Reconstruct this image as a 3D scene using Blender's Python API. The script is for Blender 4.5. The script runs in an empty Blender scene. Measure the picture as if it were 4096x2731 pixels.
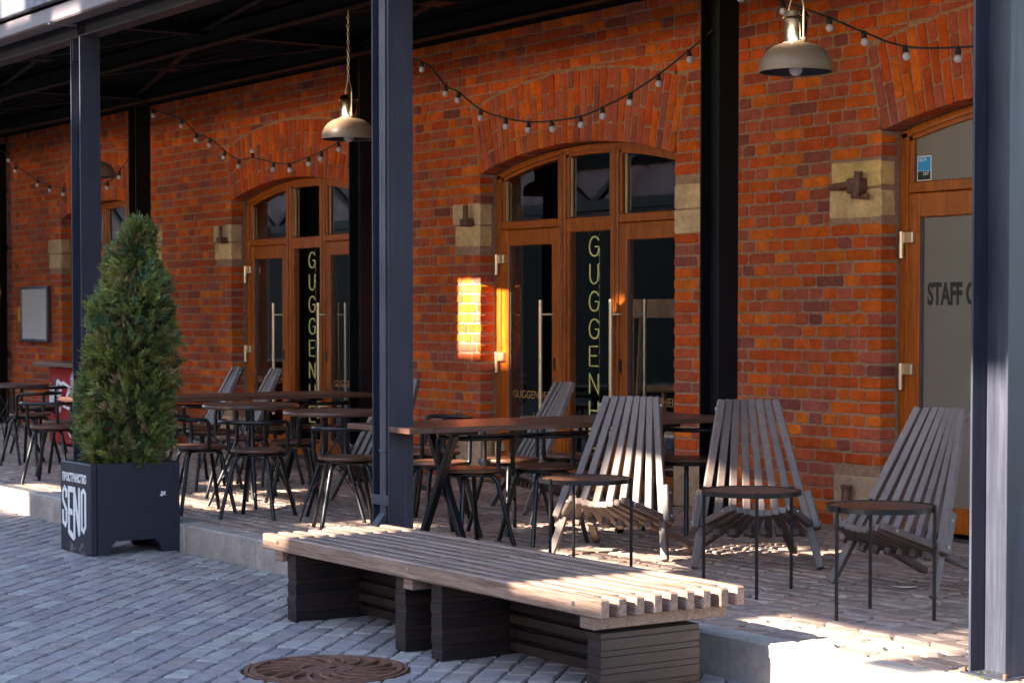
import bpy, math, random
from mathutils import Vector, Matrix

# ------------------------------------------------------------------ camera, sky, sun, exposure
SC = bpy.context.scene
COL = SC.collection
random.seed(7)
R = math.radians

cam_d = bpy.data.cameras.new("camera")
cam = bpy.data.objects.new("camera", cam_d)
COL.objects.link(cam)
SC.camera = cam
CAM = Vector((9.44, -8.62, 1.49))
YAW = 56.07
PITCH = 2.0
cam.location = CAM
cam.rotation_euler = (R(90 - PITCH), 0, R(YAW))
cam_d.sensor_width = 36.0
cam_d.lens = 70.0
cam_d.shift_y = 0.0428
cam_d.clip_start = 0.1
cam_d.clip_end = 2000
cam_d.dof.use_dof = True
cam_d.dof.focus_distance = 9.6
cam_d.dof.aperture_fstop = 7.1

SUN_EL = 28.8
SUN_T = 0.05                       # metres travelled along x for each metre along y
world = bpy.data.worlds.new("World")
SC.world = world
world.use_nodes = True
wn = world.node_tree
wn.nodes.clear()
w_out = wn.nodes.new("ShaderNodeOutputWorld")
w_bg = wn.nodes.new("ShaderNodeBackground")
w_sky = wn.nodes.new("ShaderNodeTexSky")
w_sky.sky_type = 'NISHITA'
w_sky.sun_disc = False
w_sky.sun_elevation = R(SUN_EL)
# light travels toward (SUN_T, 1); the sun stands at (-SUN_T, -1); rotation is measured from +Y clockwise
w_sky.sun_rotation = math.atan2(-SUN_T, -1.0)
w_sky.air_density = 1.0
w_sky.dust_density = 0.6
w_sky.ozone_density = 1.0
w_bg.inputs[1].default_value = 0.05
wn.links.new(w_sky.outputs[0], w_bg.inputs[0])
wn.links.new(w_bg.outputs[0], w_out.inputs[0])

sun_d = bpy.data.lights.new("sun", 'SUN')
sun_d.energy = 2.7
sun_d.angle = R(0.5)
sun_d.color = (1.0, 0.90, 0.74)
sun = bpy.data.objects.new("sun", sun_d)
COL.objects.link(sun)
_h = Vector((SUN_T, 1.0, 0)).normalized() * math.cos(R(SUN_EL))
SUN_DIR = Vector((_h.x, _h.y, -math.sin(R(SUN_EL))))
sun.rotation_euler = SUN_DIR.to_track_quat('-Z', 'Y').to_euler()
sun.location = (-8, -20, 15)

SC.view_settings.view_transform = 'Standard'
SC.view_settings.look = 'None'
SC.view_settings.exposure = 4.02
SC.view_settings.gamma = 1.0
SC.view_settings.use_curve_mapping = False
SC.cycles.max_bounces = 8
SC.cycles.diffuse_bounces = 5
SC.cycles.transparent_max_bounces = 8
SC.cycles.use_denoising = True

# ------------------------------------------------------------------ helpers
TZ = 0.174        # terrace level above the road


class MB:
    """collects vertices and faces (with an optional colour per face)"""
    def __init__(s):
        s.v = []; s.f = []; s.c = []; s.col = None; s.sm = []; s.smooth = False

    def add(s, vs, fs, col=None):
        o = len(s.v)
        s.v += [tuple(p) for p in vs]
        s.f += [tuple(i + o for i in f) for f in fs]
        s.c += [col or s.col] * len(fs)
        s.sm += [s.smooth] * len(fs)

    def box(s, a, b, ch=0.0, M=None, col=None):
        """box between corners a and b, edges chamfered by ch"""
        lo = [min(a[i], b[i]) for i in range(3)]; hi = [max(a[i], b[i]) for i in range(3)]
        if ch <= 0:
            vs = [Vector((hi[0] if i & 1 else lo[0], hi[1] if i & 2 else lo[1], hi[2] if i & 4 else lo[2])) for i in range(8)]
            fs = [(0, 2, 3, 1), (4, 5, 7, 6), (0, 1, 5, 4), (2, 6, 7, 3), (0, 4, 6, 2), (1, 3, 7, 5)]
        else:
            ch = min(ch, min(hi[i] - lo[i] for i in range(3)) * 0.45)
            vs = []; idx = {}
            for sx in (0, 1):
                for sy in (0, 1):
                    for sz in (0, 1):
                        sg = (sx, sy, sz)
                        for ax in range(3):
                            p = [0, 0, 0]
                            for k in range(3):
                                p[k] = (hi[k] if sg[k] else lo[k])
                                if k != ax:
                                    p[k] += (-ch if sg[k] else ch)
                            idx[(sg, ax)] = len(vs); vs.append(Vector(p))
            fs = []
            for ax in range(3):
                o1, o2 = [(1, 2), (2, 0), (0, 1)][ax]
                for sd in (0, 1):
                    q = []
                    for (p1, p2) in ((0, 0), (1, 0), (1, 1), (0, 1)):
                        g = [0, 0, 0]; g[ax] = sd; g[o1] = p1; g[o2] = p2
                        q.append(idx[(tuple(g), ax)])
                    fs.append(tuple(q if sd else q[::-1]))
            for ax in range(3):       # edges running along ax
                o1, o2 = [(1, 2), (2, 0), (0, 1)][ax]
                for p1 in (0, 1):
                    for p2 in (0, 1):
                        g0 = [0, 0, 0]; g1 = [0, 0, 0]
                        g0[ax] = 0; g1[ax] = 1
                        for g in (g0, g1):
                            g[o1] = p1; g[o2] = p2
                        q = [idx[(tuple(g0), o1)], idx[(tuple(g1), o1)], idx[(tuple(g1), o2)], idx[(tuple(g0), o2)]]
                        fs.append(tuple(q if (p1 + p2) % 2 else q[::-1]))
            for sx in (0, 1):
                for sy in (0, 1):
                    for sz in (0, 1):
                        q = [idx[((sx, sy, sz), a_)] for a_ in range(3)]
                        fs.append(tuple(q if (sx + sy + sz) % 2 else q[::-1]))
        if M is not None:
            vs = [M @ p for p in vs]
        s.add(vs, fs, col)

    def bar(s, p0, p1, w, h, up=(0, 0, 1), ch=0.0, col=None, ext=0.0):
        """straight beam from p0 to p1, width w sideways, h along up"""
        p0 = Vector(p0); p1 = Vector(p1)
        d = (p1 - p0); L = d.length; d.normalize()
        upv = Vector(up)
        sx = d.cross(upv)
        if sx.length < 1e-5:
            sx = d.cross(Vector((0, 1, 0)))
        sx.normalize(); uz = sx.cross(d).normalized()
        M = Matrix((sx, d, uz)).transposed().to_4x4(); M.translation = p0
        s.box((-w / 2, -ext, -h / 2), (w / 2, L + ext, h / 2), ch, M, col)

    def tube(s, pts, r, n=8, closed=False, col=None, caps=True):
        pts = [Vector(p) for p in pts]
        m = len(pts); rings = []
        prev = None
        for i in range(m):
            if closed:
                t = (pts[(i + 1) % m] - pts[i - 1]).normalized()
            else:
                t = (pts[min(i + 1, m - 1)] - pts[max(i - 1, 0)]).normalized()
            if prev is None:
                a = t.cross(Vector((0, 0, 1)))
                if a.length < 0.05: a = t.cross(Vector((1, 0, 0)))
            else:
                a = prev - t * prev.dot(t)
            a.normalize(); prev = a
            b = t.cross(a)
            rr = r[i] if isinstance(r, (list, tuple)) else r
            rings.append([pts[i] + (a * math.cos(2 * math.pi * k / n) + b * math.sin(2 * math.pi * k / n)) * rr for k in range(n)])
        vs = [p for q in rings for p in q]; fs = []
        for i in range(m if closed else m - 1):
            j = (i + 1) % m
            for k in range(n):
                fs.append((i * n + k, j * n + k, j * n + (k + 1) % n, i * n + (k + 1) % n))
        o = s.smooth; s.smooth = True
        s.add(vs, fs, col)
        s.smooth = False
        if caps and not closed:
            s.add(rings[0], [tuple(range(n))], col); s.add(rings[-1], [tuple(range(n))[::-1]], col)
        s.smooth = o

    def lathe(s, prof, n=32, M=None, col=None, smooth=True, closed=False):
        """profile of (radius, z) turned about z"""
        vs = []; fs = []
        m = len(prof)
        for (r_, z_) in prof:
            for k in range(n):
                a = 2 * math.pi * k / n
                p = Vector((r_ * math.cos(a), r_ * math.sin(a), z_))
                vs.append(M @ p if M is not None else p)
        for i in range(m if closed else m - 1):
            j = (i + 1) % m
            for k in range(n):
                fs.append((i * n + k, i * n + (k + 1) % n, j * n + (k + 1) % n, j * n + k))
        o = s.smooth; s.smooth = smooth
        s.add(vs, fs, col); s.smooth = o

    def prism(s, poly, f0, f1, col=None):
        """polygon (list of 2d) put into space at two ends by f0 and f1"""
        n = len(poly)
        vs = [f0(p) for p in poly] + [f1(p) for p in poly]
        fs = [tuple(range(n))[::-1], tuple(range(n, 2 * n))] + [(i, (i + 1) % n, n + (i + 1) % n, n + i) for i in range(n)]
        s.add(vs, fs, col)

    def build(s, name, m, parent=None, link=True):
        me = bpy.data.meshes.new(name)
        me.from_pydata(s.v, [], s.f)
        if any(s.sm):
            me.polygons.foreach_set("use_smooth", s.sm)
        if any(c is not None for c in s.c):
            at = me.attributes.new("bcol", 'FLOAT_COLOR', 'FACE')
            flat = []
            for c in s.c:
                c = c or (0.5, 0.5, 0.5)
                flat += [c[0], c[1], c[2], 1.0]
            at.data.foreach_set("color", flat)
        me.materials.append(m)
        me.update()
        o = bpy.data.objects.new(name, me)
        COL.objects.link(o)
        if parent is not None:
            o.parent = parent
        return o


def tag(o, label=None, cat=None, group=None, kind=None):
    if label: o["label"] = label
    if cat: o["category"] = cat
    if group: o["group"] = group
    if kind: o["kind"] = kind
    return o


def empty(name, loc=(0, 0, 0), rz=0.0):
    o = bpy.data.objects.new(name, None)
    o.empty_display_size = 0.1
    COL.objects.link(o)
    o.location = loc
    o.rotation_euler = (0, 0, rz)
    return o


def copy_tree(o, parent=None):
    c = o.copy()
    COL.objects.link(c)
    c.parent = parent
    for ch in list(o.children):
        copy_tree(ch, c)
    return c


def one(name, m, parent, fn):
    b = MB(); fn(b)
    return b.build(name, m, parent)


# ------------------------------------------------------------------ materials
MAT = {}


def mat(name):
    m = bpy.data.materials.new(name)
    m.use_nodes = True
    nt = m.node_tree
    bs = nt.nodes["Principled BSDF"]
    MAT[name] = m
    return m, nt, bs


def node(nt, t, **kw):
    n = nt.nodes.new(t)
    for k, v in kw.items():
        setattr(n, k, v)
    return n


def noise(nt, scale, detail=4, rough=0.6, vec=None, dist=0.0):
    n = node(nt, "ShaderNodeTexNoise")
    n.inputs["Scale"].default_value = scale
    n.inputs["Detail"].default_value = detail
    n.inputs["Roughness"].default_value = rough
    n.inputs["Distortion"].default_value = dist
    if vec is not None:
        nt.links.new(vec, n.inputs["Vector"])
    return n


def ramp(nt, fac, stops):
    n = node(nt, "ShaderNodeValToRGB")
    e = n.color_ramp.elements
    while len(e) < len(stops):
        e.new(0.5)
    for i, (p, c) in enumerate(stops):
        e[i].position = p
        e[i].color = (c[0], c[1], c[2], 1)
    nt.links.new(fac, n.inputs[0])
    return n.outputs[0]


def mixc(nt, fac, a, b, mode='MIX'):
    n = node(nt, "ShaderNodeMix", data_type='RGBA', blend_type=mode)
    for sock, val in ((n.inputs["Factor"], fac), (n.inputs[6], a), (n.inputs[7], b)):
        if hasattr(val, "links") or hasattr(val, "is_linked"):
            nt.links.new(val, sock)
        elif isinstance(val, (int, float)):
            sock.default_value = val
        else:
            sock.default_value = (val[0], val[1], val[2], 1)
    return n.outputs[2]


def bump(nt, bs, h, strength=0.3, dist=0.01):
    n = node(nt, "ShaderNodeBump")
    n.inputs["Strength"].default_value = strength
    n.inputs["Distance"].default_value = dist
    nt.links.new(h, n.inputs["Height"])
    nt.links.new(n.outputs[0], bs.inputs["Normal"])


def coords(nt, scale=(1, 1, 1), kind="Object", rot=(0, 0, 0)):
    tc = node(nt, "ShaderNodeTexCoord")
    mp = node(nt, "ShaderNodeMapping")
    mp.inputs["Scale"].default_value = scale
    mp.inputs["Rotation"].default_value = rot
    nt.links.new(tc.outputs[kind], mp.inputs[0])
    return mp.outputs[0]


def attr_mat(name, rough, nscale, amount, bstr, bdist, spec=0.3, tint=(0.25, 0.22, 0.2), stain=0.0, stain_col=(0.5, 0.45, 0.4)):
    m, nt, bs = mat(name)
    at = node(nt, "ShaderNodeAttribute", attribute_name="bcol")
    v = coords(nt)
    n1 = noise(nt, nscale, 6, 0.7, v)
    n2 = noise(nt, nscale * 0.23, 3, 0.5, v)
    f = ramp(nt, n1.outputs[0], [(0.3, (1 - amount,) * 3), (0.7, (1 + amount * 0.6,) * 3)])
    c = mixc(nt, 1.0, at.outputs[0], f, 'MULTIPLY')
    f2 = ramp(nt, n2.outputs[0], [(0.35, (0.82,) * 3), (0.65, (1.12,) * 3)])
    c = mixc(nt, 1.0, c, f2, 'MULTIPLY')
    if stain > 0:
        n3 = noise(nt, nscale * 0.5, 8, 0.75, v, 0.6)
        sf = ramp(nt, n3.outputs[0], [(0.60, (0, 0, 0)), (0.72, (stain,) * 3)])
        c = mixc(nt, sf, c, stain_col)
    nt.links.new(c, bs.inputs["Base Color"])
    bs.inputs["Roughness"].default_value = rough
    bs.inputs["Specular IOR Level"].default_value = spec
    bump(nt, bs, n1.outputs[0], bstr, bdist)
    return m


def plain(name, col, rough=0.5, metal=0.0, spec=0.5, nscale=8.0, amount=0.15, bstr=0.0, bdist=0.002, rvar=0.1):
    m, nt, bs = mat(name)
    v = coords(nt)
    n1 = noise(nt, nscale, 5, 0.65, v)
    f = ramp(nt, n1.outputs[0], [(0.3, tuple(c * (1 - amount) for c in col)), (0.7, tuple(min(1, c * (1 + amount)) for c in col))])
    nt.links.new(f, bs.inputs["Base Color"])
    rr = ramp(nt, n1.outputs[0], [(0.3, (max(0.02, rough - rvar),) * 3), (0.7, (min(1, rough + rvar),) * 3)])
    nt.links.new(rr, bs.inputs["Roughness"])
    bs.inputs["Metallic"].default_value = metal
    bs.inputs["Specular IOR Level"].default_value = spec
    if bstr > 0:
        bump(nt, bs, n1.outputs[0], bstr, bdist)
    return m


def wood(name, dark, light, scale=(1, 1, 1), rough=0.45, ring=14.0, bstr=0.15, spec=0.4, rnd=0.25, fine=60.0):
    """grain runs along local x of the scaled coordinates"""
    m, nt, bs = mat(name)
    oi = node(nt, "ShaderNodeObjectInfo")
    tc = node(nt, "ShaderNodeTexCoord")
    mp = node(nt, "ShaderNodeMapping")
    mp.inputs["Scale"].default_value = scale
    nt.links.new(tc.outputs["Object"], mp.inputs[0])
    sh = node(nt, "ShaderNodeVectorMath", operation='ADD')
    cmb = node(nt, "ShaderNodeCombineXYZ")
    ml = node(nt, "ShaderNodeMath", operation='MULTIPLY')
    ml.inputs[1].default_value = 37.0
    nt.links.new(oi.outputs["Random"], ml.inputs[0])
    nt.links.new(ml.outputs[0], cmb.inputs[0]); nt.links.new(ml.outputs[0], cmb.inputs[1])
    nt.links.new(mp.outputs[0], sh.inputs[0]); nt.links.new(cmb.outputs[0], sh.inputs[1])
    v = sh.outputs[0]
    n1 = noise(nt, ring, 5, 0.6, v, 0.8)
    n2 = noise(nt, fine, 4, 0.7, v)
    c = ramp(nt, n1.outputs[0], [(0.32, dark), (0.5, tuple((a + b) / 2 for a, b in zip(dark, light))), (0.68, light)])
    f2 = ramp(nt, n2.outputs[0], [(0.3, (0.8,) * 3), (0.7, (1.15,) * 3)])
    c = mixc(nt, 1.0, c, f2, 'MULTIPLY')
    hv = ramp(nt, oi.outputs["Random"], [(0.0, (1 - rnd,) * 3), (1.0, (1 + rnd,) * 3)])
    c = mixc(nt, 1.0, c, hv, 'MULTIPLY')
    nt.links.new(c, bs.inputs["Base Color"])
    rr = ramp(nt, n2.outputs[0], [(0.3, (rough - 0.08,) * 3), (0.7, (min(1, rough + 0.12),) * 3)])
    nt.links.new(rr, bs.inputs["Roughness"])
    bs.inputs["Specular IOR Level"].default_value = spec
    bump(nt, bs, n2.outputs[0], bstr, 0.002)
    return m


M_BRICK = attr_mat("brick_clay", 0.85, 42.0, 0.28, 0.6, 0.006, 0.25, stain=0.35, stain_col=(0.42, 0.20, 0.12))
M_STONE = attr_mat("sandstone", 0.9, 16.0, 0.30, 0.8, 0.012, 0.2, stain=0.45, stain_col=(0.40, 0.24, 0.09))
M_PAVER = attr_mat("paver_concrete", 0.72, 60.0, 0.22, 0.45, 0.004, 0.35, stain=0.3, stain_col=(0.36, 0.34, 0.33))
M_MORTAR = plain("mortar", (0.33, 0.18, 0.11), 0.95, 0, 0.1, 30, 0.3, 0.8, 0.008, 0.03)
M_SAND = plain("joint_sand", (0.085, 0.075, 0.06), 0.95, 0, 0.1, 25, 0.4, 0.6, 0.006, 0.03)
M_KERB = attr_mat("kerb_concrete", 0.85, 22.0, 0.22, 0.5, 0.004, 0.25, stain=0.55, stain_col=(0.20, 0.145, 0.115))
M_STEEL = None
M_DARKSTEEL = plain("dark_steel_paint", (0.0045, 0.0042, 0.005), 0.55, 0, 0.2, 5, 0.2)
M_DECK = plain("deck_sheet", (0.0020, 0.0021, 0.005), 0.7, 0, 0.08, 4, 0.2)
M_PIPE = plain("downpipe_paint", (0.062, 0.056, 0.072), 0.4, 0, 0.4, 4, 0.2)
M_FASCIA = plain("fascia_sheet", (0.12, 0.12, 0.16), 0.30, 0.2, 0.5, 3, 0.18)
M_GUTTER = plain("gutter_sheet", (0.15, 0.13, 0.145), 0.35, 0.1, 0.5, 3, 0.2)
M_BLACK = plain("black_powder_coat", (0.0055, 0.0055, 0.007), 0.34, 0, 0.42, 3, 0.15, rvar=0.03)
M_DOOR = wood("door_wood", (0.24, 0.047, 0.003), (0.42, 0.098, 0.005), (9, 9, 1.2), 0.36, 3.0, 0.06, 0.35, 0.08, 14)
M_SLAT = wood("grey_painted_slat", (0.105, 0.070, 0.056), (0.148, 0.104, 0.086), (30, 30, 3), 0.42, 1.0, 0.05, 0.45, 0.14, 8)
M_SEAT = wood("seat_plywood", (0.085, 0.034, 0.020), (0.145, 0.066, 0.040), (2, 14, 14), 0.34, 3.0, 0.05, 0.5, 0.15, 12)
M_TABLE = wood("table_plywood", (0.070, 0.029, 0.018), (0.125, 0.058, 0.036), (14, 1.2, 14), 0.36, 3.0, 0.05, 0.5, 0.1, 10)
M_BENCH = wood("weathered_bench_wood", (0.115, 0.064, 0.043), (0.29, 0.190, 0.143), (1.0, 18, 18), 0.50, 3.2, 0.5, 0.5, 0.22, 14)
M_BASE = wood("dark_stained_wood", (0.013, 0.0072, 0.0062), (0.036, 0.019, 0.0145), (14, 1.2, 14), 0.5, 3.0, 0.3, 0.4, 0.35, 12)
M_BOLT = plain("zinc_bolt", (0.45, 0.44, 0.42), 0.3, 1.0, 0.5, 20, 0.1)
M_BRASS = plain("satin_bronze_metal", (0.72, 0.52, 0.31), 0.34, 0.85, 0.5, 3, 0.04, rvar=0.02)
M_CHROME = plain("brushed_lamp_neck", (0.72, 0.62, 0.50), 0.22, 1.0, 0.5, 20, 0.05, rvar=0.04)
M_ENAMEL = plain("cream_enamel", (0.185, 0.118, 0.072), 0.40, 0, 0.4, 2, 0.06, rvar=0.02)
M_INNER = plain("dark_shade_lining", (0.010, 0.012, 0.02), 0.5)
M_BULB = plain("opal_bulb", (0.50, 0.43, 0.46), 0.2, 0, 0.5, 5, 0.03)
M_CABLE = plain("rubber_cable", (0.012, 0.011, 0.011), 0.6)
M_RUST = plain("rusty_iron", (0.155, 0.066, 0.040), 0.65, 0.2, 0.4, 18, 0.5, 0.7, 0.006)
M_PLANTER = None
M_SOIL = plain("soil", (0.05, 0.03, 0.02), 0.95, 0, 0.1, 30, 0.5, 1.0, 0.02)
M_BARK = plain("bark", (0.17, 0.105, 0.07), 0.9, 0, 0.2, 40, 0.4, 0.8, 0.01)
M_WHITE = plain("white_lettering", (0.78, 0.76, 0.74), 0.6, 0, 0.3, 15, 0.08)
M_BLACKINK = plain("black_lettering", (0.03, 0.027, 0.025), 0.6, 0, 0.3, 15, 0.08)
M_GOLD = plain("gold_lettering", (0.38, 0.17, 0.05), 0.45, 0, 0.4, 15, 0.1)
M_BOARD = plain("whiteboard", (0.66, 0.56, 0.52), 0.35, 0, 0.5, 3, 0.05)
M_ALU = plain("grey_frame_metal", (0.12, 0.11, 0.12), 0.35, 0.6)
M_RED = plain("red_spray_paint", (0.30, 0.006, 0.010), 0.6, 0, 0.2, 7, 0.45)
M_PAPER = plain("paper", (0.72, 0.64, 0.60), 0.8)
M_MOSS = plain("moss", (0.085, 0.11, 0.015), 0.95, 0, 0.1, 60, 0.5)
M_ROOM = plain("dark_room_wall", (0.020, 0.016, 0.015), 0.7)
M_FROST = plain("frosted_film", (0.185, 0.142, 0.108), 0.35, 0, 0.5, 0.8, 0.10)
M_CYAN = plain("blue_sticker", (0.02, 0.26, 0.52), 0.4)
M_YELLOW = plain("yellow_sticker", (0.70, 0.36, 0.02), 0.5)
M_OPP = plain("opposite_brick", (0.52, 0.36, 0.36), 0.85, 0, 0.2, 2.0, 0.3)
M_CHAIRWOOD = wood("interior_oak", (0.34, 0.15, 0.065), (0.46, 0.23, 0.11), (8, 8, 2), 0.4, 3, 0.05, 0.4, 0.1, 10)


def steel_paint(name, col, chipcol):
    m, nt, bs = mat(name)
    v = coords(nt); vs = coords(nt, (14, 14, 0.7))
    n1 = noise(nt, 4, 5, 0.6, v)
    n2 = noise(nt, 3, 5, 0.65, vs)
    n3 = noise(nt, 34, 6, 0.7, v, 0.3)
    c = ramp(nt, n2.outputs[0], [(0.3, tuple(x * 0.75 for x in col)), (0.55, col), (0.75, tuple(x * 1.5 + 0.004 for x in col))])
    f = ramp(nt, n1.outputs[0], [(0.3, (0.85,) * 3), (0.7, (1.2,) * 3)])
    c = mixc(nt, 1.0, c, f, 'MULTIPLY')
    chip = ramp(nt, n3.outputs[0], [(0.73, (0, 0, 0)), (0.76, (0.8, 0.8, 0.8))])
    c = mixc(nt, chip, c, chipcol)
    nt.links.new(c, bs.inputs["Base Color"])
    rr = ramp(nt, n2.outputs[0], [(0.3, (0.34,) * 3), (0.7, (0.52,) * 3)])
    nt.links.new(rr, bs.inputs["Roughness"])
    bs.inputs["Specular IOR Level"].default_value = 0.42
    bump(nt, bs, n3.outputs[0], 0.06, 0.002)
    return m


M_STEEL = steel_paint("blue_grey_steel_paint", (0.024, 0.025, 0.039), (0.12, 0.10, 0.095))


def planter_paint():
    m, nt, bs = mat("planter_paint")
    v = coords(nt)
    n1 = noise(nt, 9, 8, 0.75, v, 0.4)
    n2 = noise(nt, 3, 4, 0.6, v)
    sep = node(nt, "ShaderNodeSeparateXYZ")
    nt.links.new(v, sep.inputs[0])
    base = ramp(nt, n2.outputs[0], [(0.3, (0.014, 0.014, 0.026)), (0.7, (0.022, 0.021, 0.034))])
    low = node(nt, "ShaderNodeMapRange")
    low.inputs[1].default_value = 0.16; low.inputs[2].default_value = 0.0
    low.inputs[3].default_value = 0.0; low.inputs[4].default_value = 0.16
    nt.links.new(sep.outputs[2], low.inputs[0])
    ad = node(nt, "ShaderNodeMath", operation='ADD')
    nt.links.new(n1.outputs[0], ad.inputs[0]); nt.links.new(low.outputs[0], ad.inputs[1])
    chip = ramp(nt, ad.outputs[0], [(0.69, (0, 0, 0)), (0.72, (1, 1, 1))])
    c = mixc(nt, chip, base, (0.20, 0.15, 0.14))
    nt.links.new(c, bs.inputs["Base Color"])
    bs.inputs["Roughness"].default_value = 0.5
    bump(nt, bs, n1.outputs[0], 0.25, 0.004)
    return m


M_PLANTER = planter_paint()


def leaf_material():
    m, nt, bs = mat("thuja_foliage")
    at = node(nt, "ShaderNodeAttribute", attribute_name="bcol")
    nt.links.new(at.outputs[0], bs.inputs["Base Color"])
    bs.inputs["Roughness"].default_value = 0.6
    bs.inputs["Specular IOR Level"].default_value = 0.3
    tr = node(nt, "ShaderNodeBsdfTranslucent")
    nt.links.new(at.outputs[0], tr.inputs[0])
    mx = node(nt, "ShaderNodeMixShader")
    mx.inputs[0].default_value = 0.25
    nt.links.new(bs.outputs[0], mx.inputs[1]); nt.links.new(tr.outputs[0], mx.inputs[2])
    nt.links.new(mx.outputs[0], nt.nodes["Material Output"].inputs[0])
    return m


M_LEAF = leaf_material()


def glass_material():
    m, nt, bs = mat("window_glass")
    nt.nodes.remove(bs)
    fr = node(nt, "ShaderNodeFresnel"); fr.inputs[0].default_value = 1.52
    ml = node(nt, "ShaderNodeMath", operation='MULTIPLY'); ml.inputs[1].default_value = 1.9; ml.use_clamp = True
    tr = node(nt, "ShaderNodeBsdfTransparent"); tr.inputs[0].default_value = (0.90, 0.90, 0.90, 1)
    gl = node(nt, "ShaderNodeBsdfGlossy"); gl.inputs[1].default_value = 0.0
    mx = node(nt, "ShaderNodeMixShader")
    # only the outer face of a pane reflects: the sheet does not bend the ray inside it
    ge = node(nt, "ShaderNodeNewGeometry")
    inv = node(nt, "ShaderNodeMath", operation='SUBTRACT'); inv.inputs[0].default_value = 1.0
    nt.links.new(ge.outputs["Backfacing"], inv.inputs[1])
    m2 = node(nt, "ShaderNodeMath", operation='MULTIPLY')
    nt.links.new(fr.outputs[0], ml.inputs[0]); nt.links.new(ml.outputs[0], m2.inputs[0]); nt.links.new(inv.outputs[0], m2.inputs[1])
    nt.links.new(m2.outputs[0], mx.inputs[0])
    nt.links.new(tr.outputs[0], mx.inputs[1]); nt.links.new(gl.outputs[0], mx.inputs[2])
    nt.links.new(mx.outputs[0], nt.nodes["Material Output"].inputs[0])
    return m


M_GLASS = glass_material()


def emit(name, col, st):
    m, nt, bs = mat(name)
    bs.inputs["Base Color"].default_value = (*col, 1)
    bs.inputs["Emission Color"].default_value = (*col, 1)
    bs.inputs["Emission Strength"].default_value = st
    return m


M_NEON = emit("yellow_neon_tube", (0.46, 0.41, 0.13), 0.034)
M_REDNEON = emit("red_neon_tube", (0.75, 0.01, 0.02), 0.35)

# ------------------------------------------------------------------ pieces of masonry and paving


def clip_half(poly, nx, ny, d):
    """keep the part of a convex polygon with nx*x+ny*y >= d"""
    out = []
    n = len(poly)
    for i in range(n):
        a, b = poly[i], poly[(i + 1) % n]
        da = nx * a[0] + ny * a[1] - d; db = nx * b[0] + ny * b[1] - d
        if da >= 0: out.append(a)
        if (da >= 0) != (db >= 0):
            t = da / (da - db)
            out.append((a[0] + (b[0] - a[0]) * t, a[1] + (b[1] - a[1]) * t))
    return out


def area(poly):
    return abs(sum(poly[i][0] * poly[(i + 1) % len(poly)][1] - poly[(i + 1) % len(poly)][0] * poly[i][1] for i in range(len(poly)))) / 2


def soften(poly, r, jit, rng):
    """cut the corners and jitter the outline"""
    out = []
    n = len(poly)
    for i in range(n):
        p, c, q = Vector(poly[i - 1]), Vector(poly[i]), Vector(poly[(i + 1) % n])
        a = (p - c); b = (q - c)
        if a.length < 1e-4 or b.length < 1e-4: continue
        ra = min(r * rng.uniform(0.5, 1.5), a.length * 0.4); rb = min(r * rng.uniform(0.5, 1.5), b.length * 0.4)
        out.append(c + a.normalized() * ra); out.append(c + b.normalized() * rb)
        if b.length > 0.11:
            out.append((c + q) / 2 + Vector((rng.uniform(-jit, jit) * 0.7, rng.uniform(-jit, jit) * 0.7)))
    return [(p[0] + rng.uniform(-jit, jit), p[1] + rng.uniform(-jit, jit)) for p in out]


def piece(mb, poly, frame, depth, bev, corner, jit, col, rng, tilt=0.0, sides_proud=0.0):
    """a worn block: outline in 2d, face lifted along frame's normal"""
    o, u, v, n = frame
    pl = soften(poly, corner, jit, rng)
    if len(pl) < 3: return
    cx = sum(p[0] for p in pl) / len(pl); cy = sum(p[1] for p in pl) / len(pl)
    k = len(pl)
    tx, ty = rng.uniform(-tilt, tilt), rng.uniform(-tilt, tilt)
    top = []; mid = []; bot = []
    for (x, y) in pl:
        dx, dy = x - cx, y - cy
        L = math.hypot(dx, dy) + 1e-6
        sh = min(bev / L, 0.4)
        h = tx * dx + ty * dy
        top.append(o + u * (x - dx * sh) + v * (y - dy * sh) + n * h)
        mid.append(o + u * x + v * y + n * (h - bev * 0.8))
        bot.append(o + u * x + v * y - n * depth)
    vs = top + mid + bot
    fs = [tuple(range(k))]
    for i in range(k):
        j = (i + 1) % k
        fs.append((i, k + i, k + j, j))
        fs.append((k + i, 2 * k + i, 2 * k + j, k + j))
    mb.add(vs, fs, col)


BRICK_COLS = [((0.58, 0.092, 0.006), 10), ((0.50, 0.068, 0.008), 11), ((0.64, 0.125, 0.007), 7), ((0.45, 0.078, 0.026), 8),
              ((0.42, 0.085, 0.040), 8), ((0.33, 0.075, 0.046), 4), ((0.26, 0.062, 0.042), 2)]


def brick_col(rng):
    t = rng.uniform(0, sum(w for _, w in BRICK_COLS))
    for c, w in BRICK_COLS:
        t -= w
        if t <= 0: break
    k = rng.uniform(0.85, 1.15)
    return tuple(x * k for x in c)


def proj(p):
    """picture coordinates (0..1) of a point, for choosing which pieces show largest"""
    a = R(90 - YAW)
    dx, dy = p[0] - CAM.x, p[1] - CAM.y
    r = dx * math.sin(a) + dy * math.cos(a)
    w = -dx * math.cos(a) + dy * math.sin(a)
    if w < 0.5: return None
    f = 70.0 / 36.0
    return 0.5 + f * r / w, 725 / 1568 - (p[2] - CAM.z) * f * 1.5 / w, w


# ------------------------------------------------------------------ the brick wall
COURSE = 0.0785
WALL_X0, WALL_X1 = -17.0, 4.3
WALL_TOP = 6.0
OPEN = [(-17.35, -14.9), (-12.80, -10.32), (-8.30, -5.84), (-3.83, -1.37), (0.64, 3.10)]
OPEN = OPEN[1:]
SPRING, RISE, RING = 2.61, 0.16, 0.53
HALF = 1.23
AR = (HALF * HALF + RISE * RISE) / (2 * RISE)      # intrados radius
AZC = SPRING + RISE - AR


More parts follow.
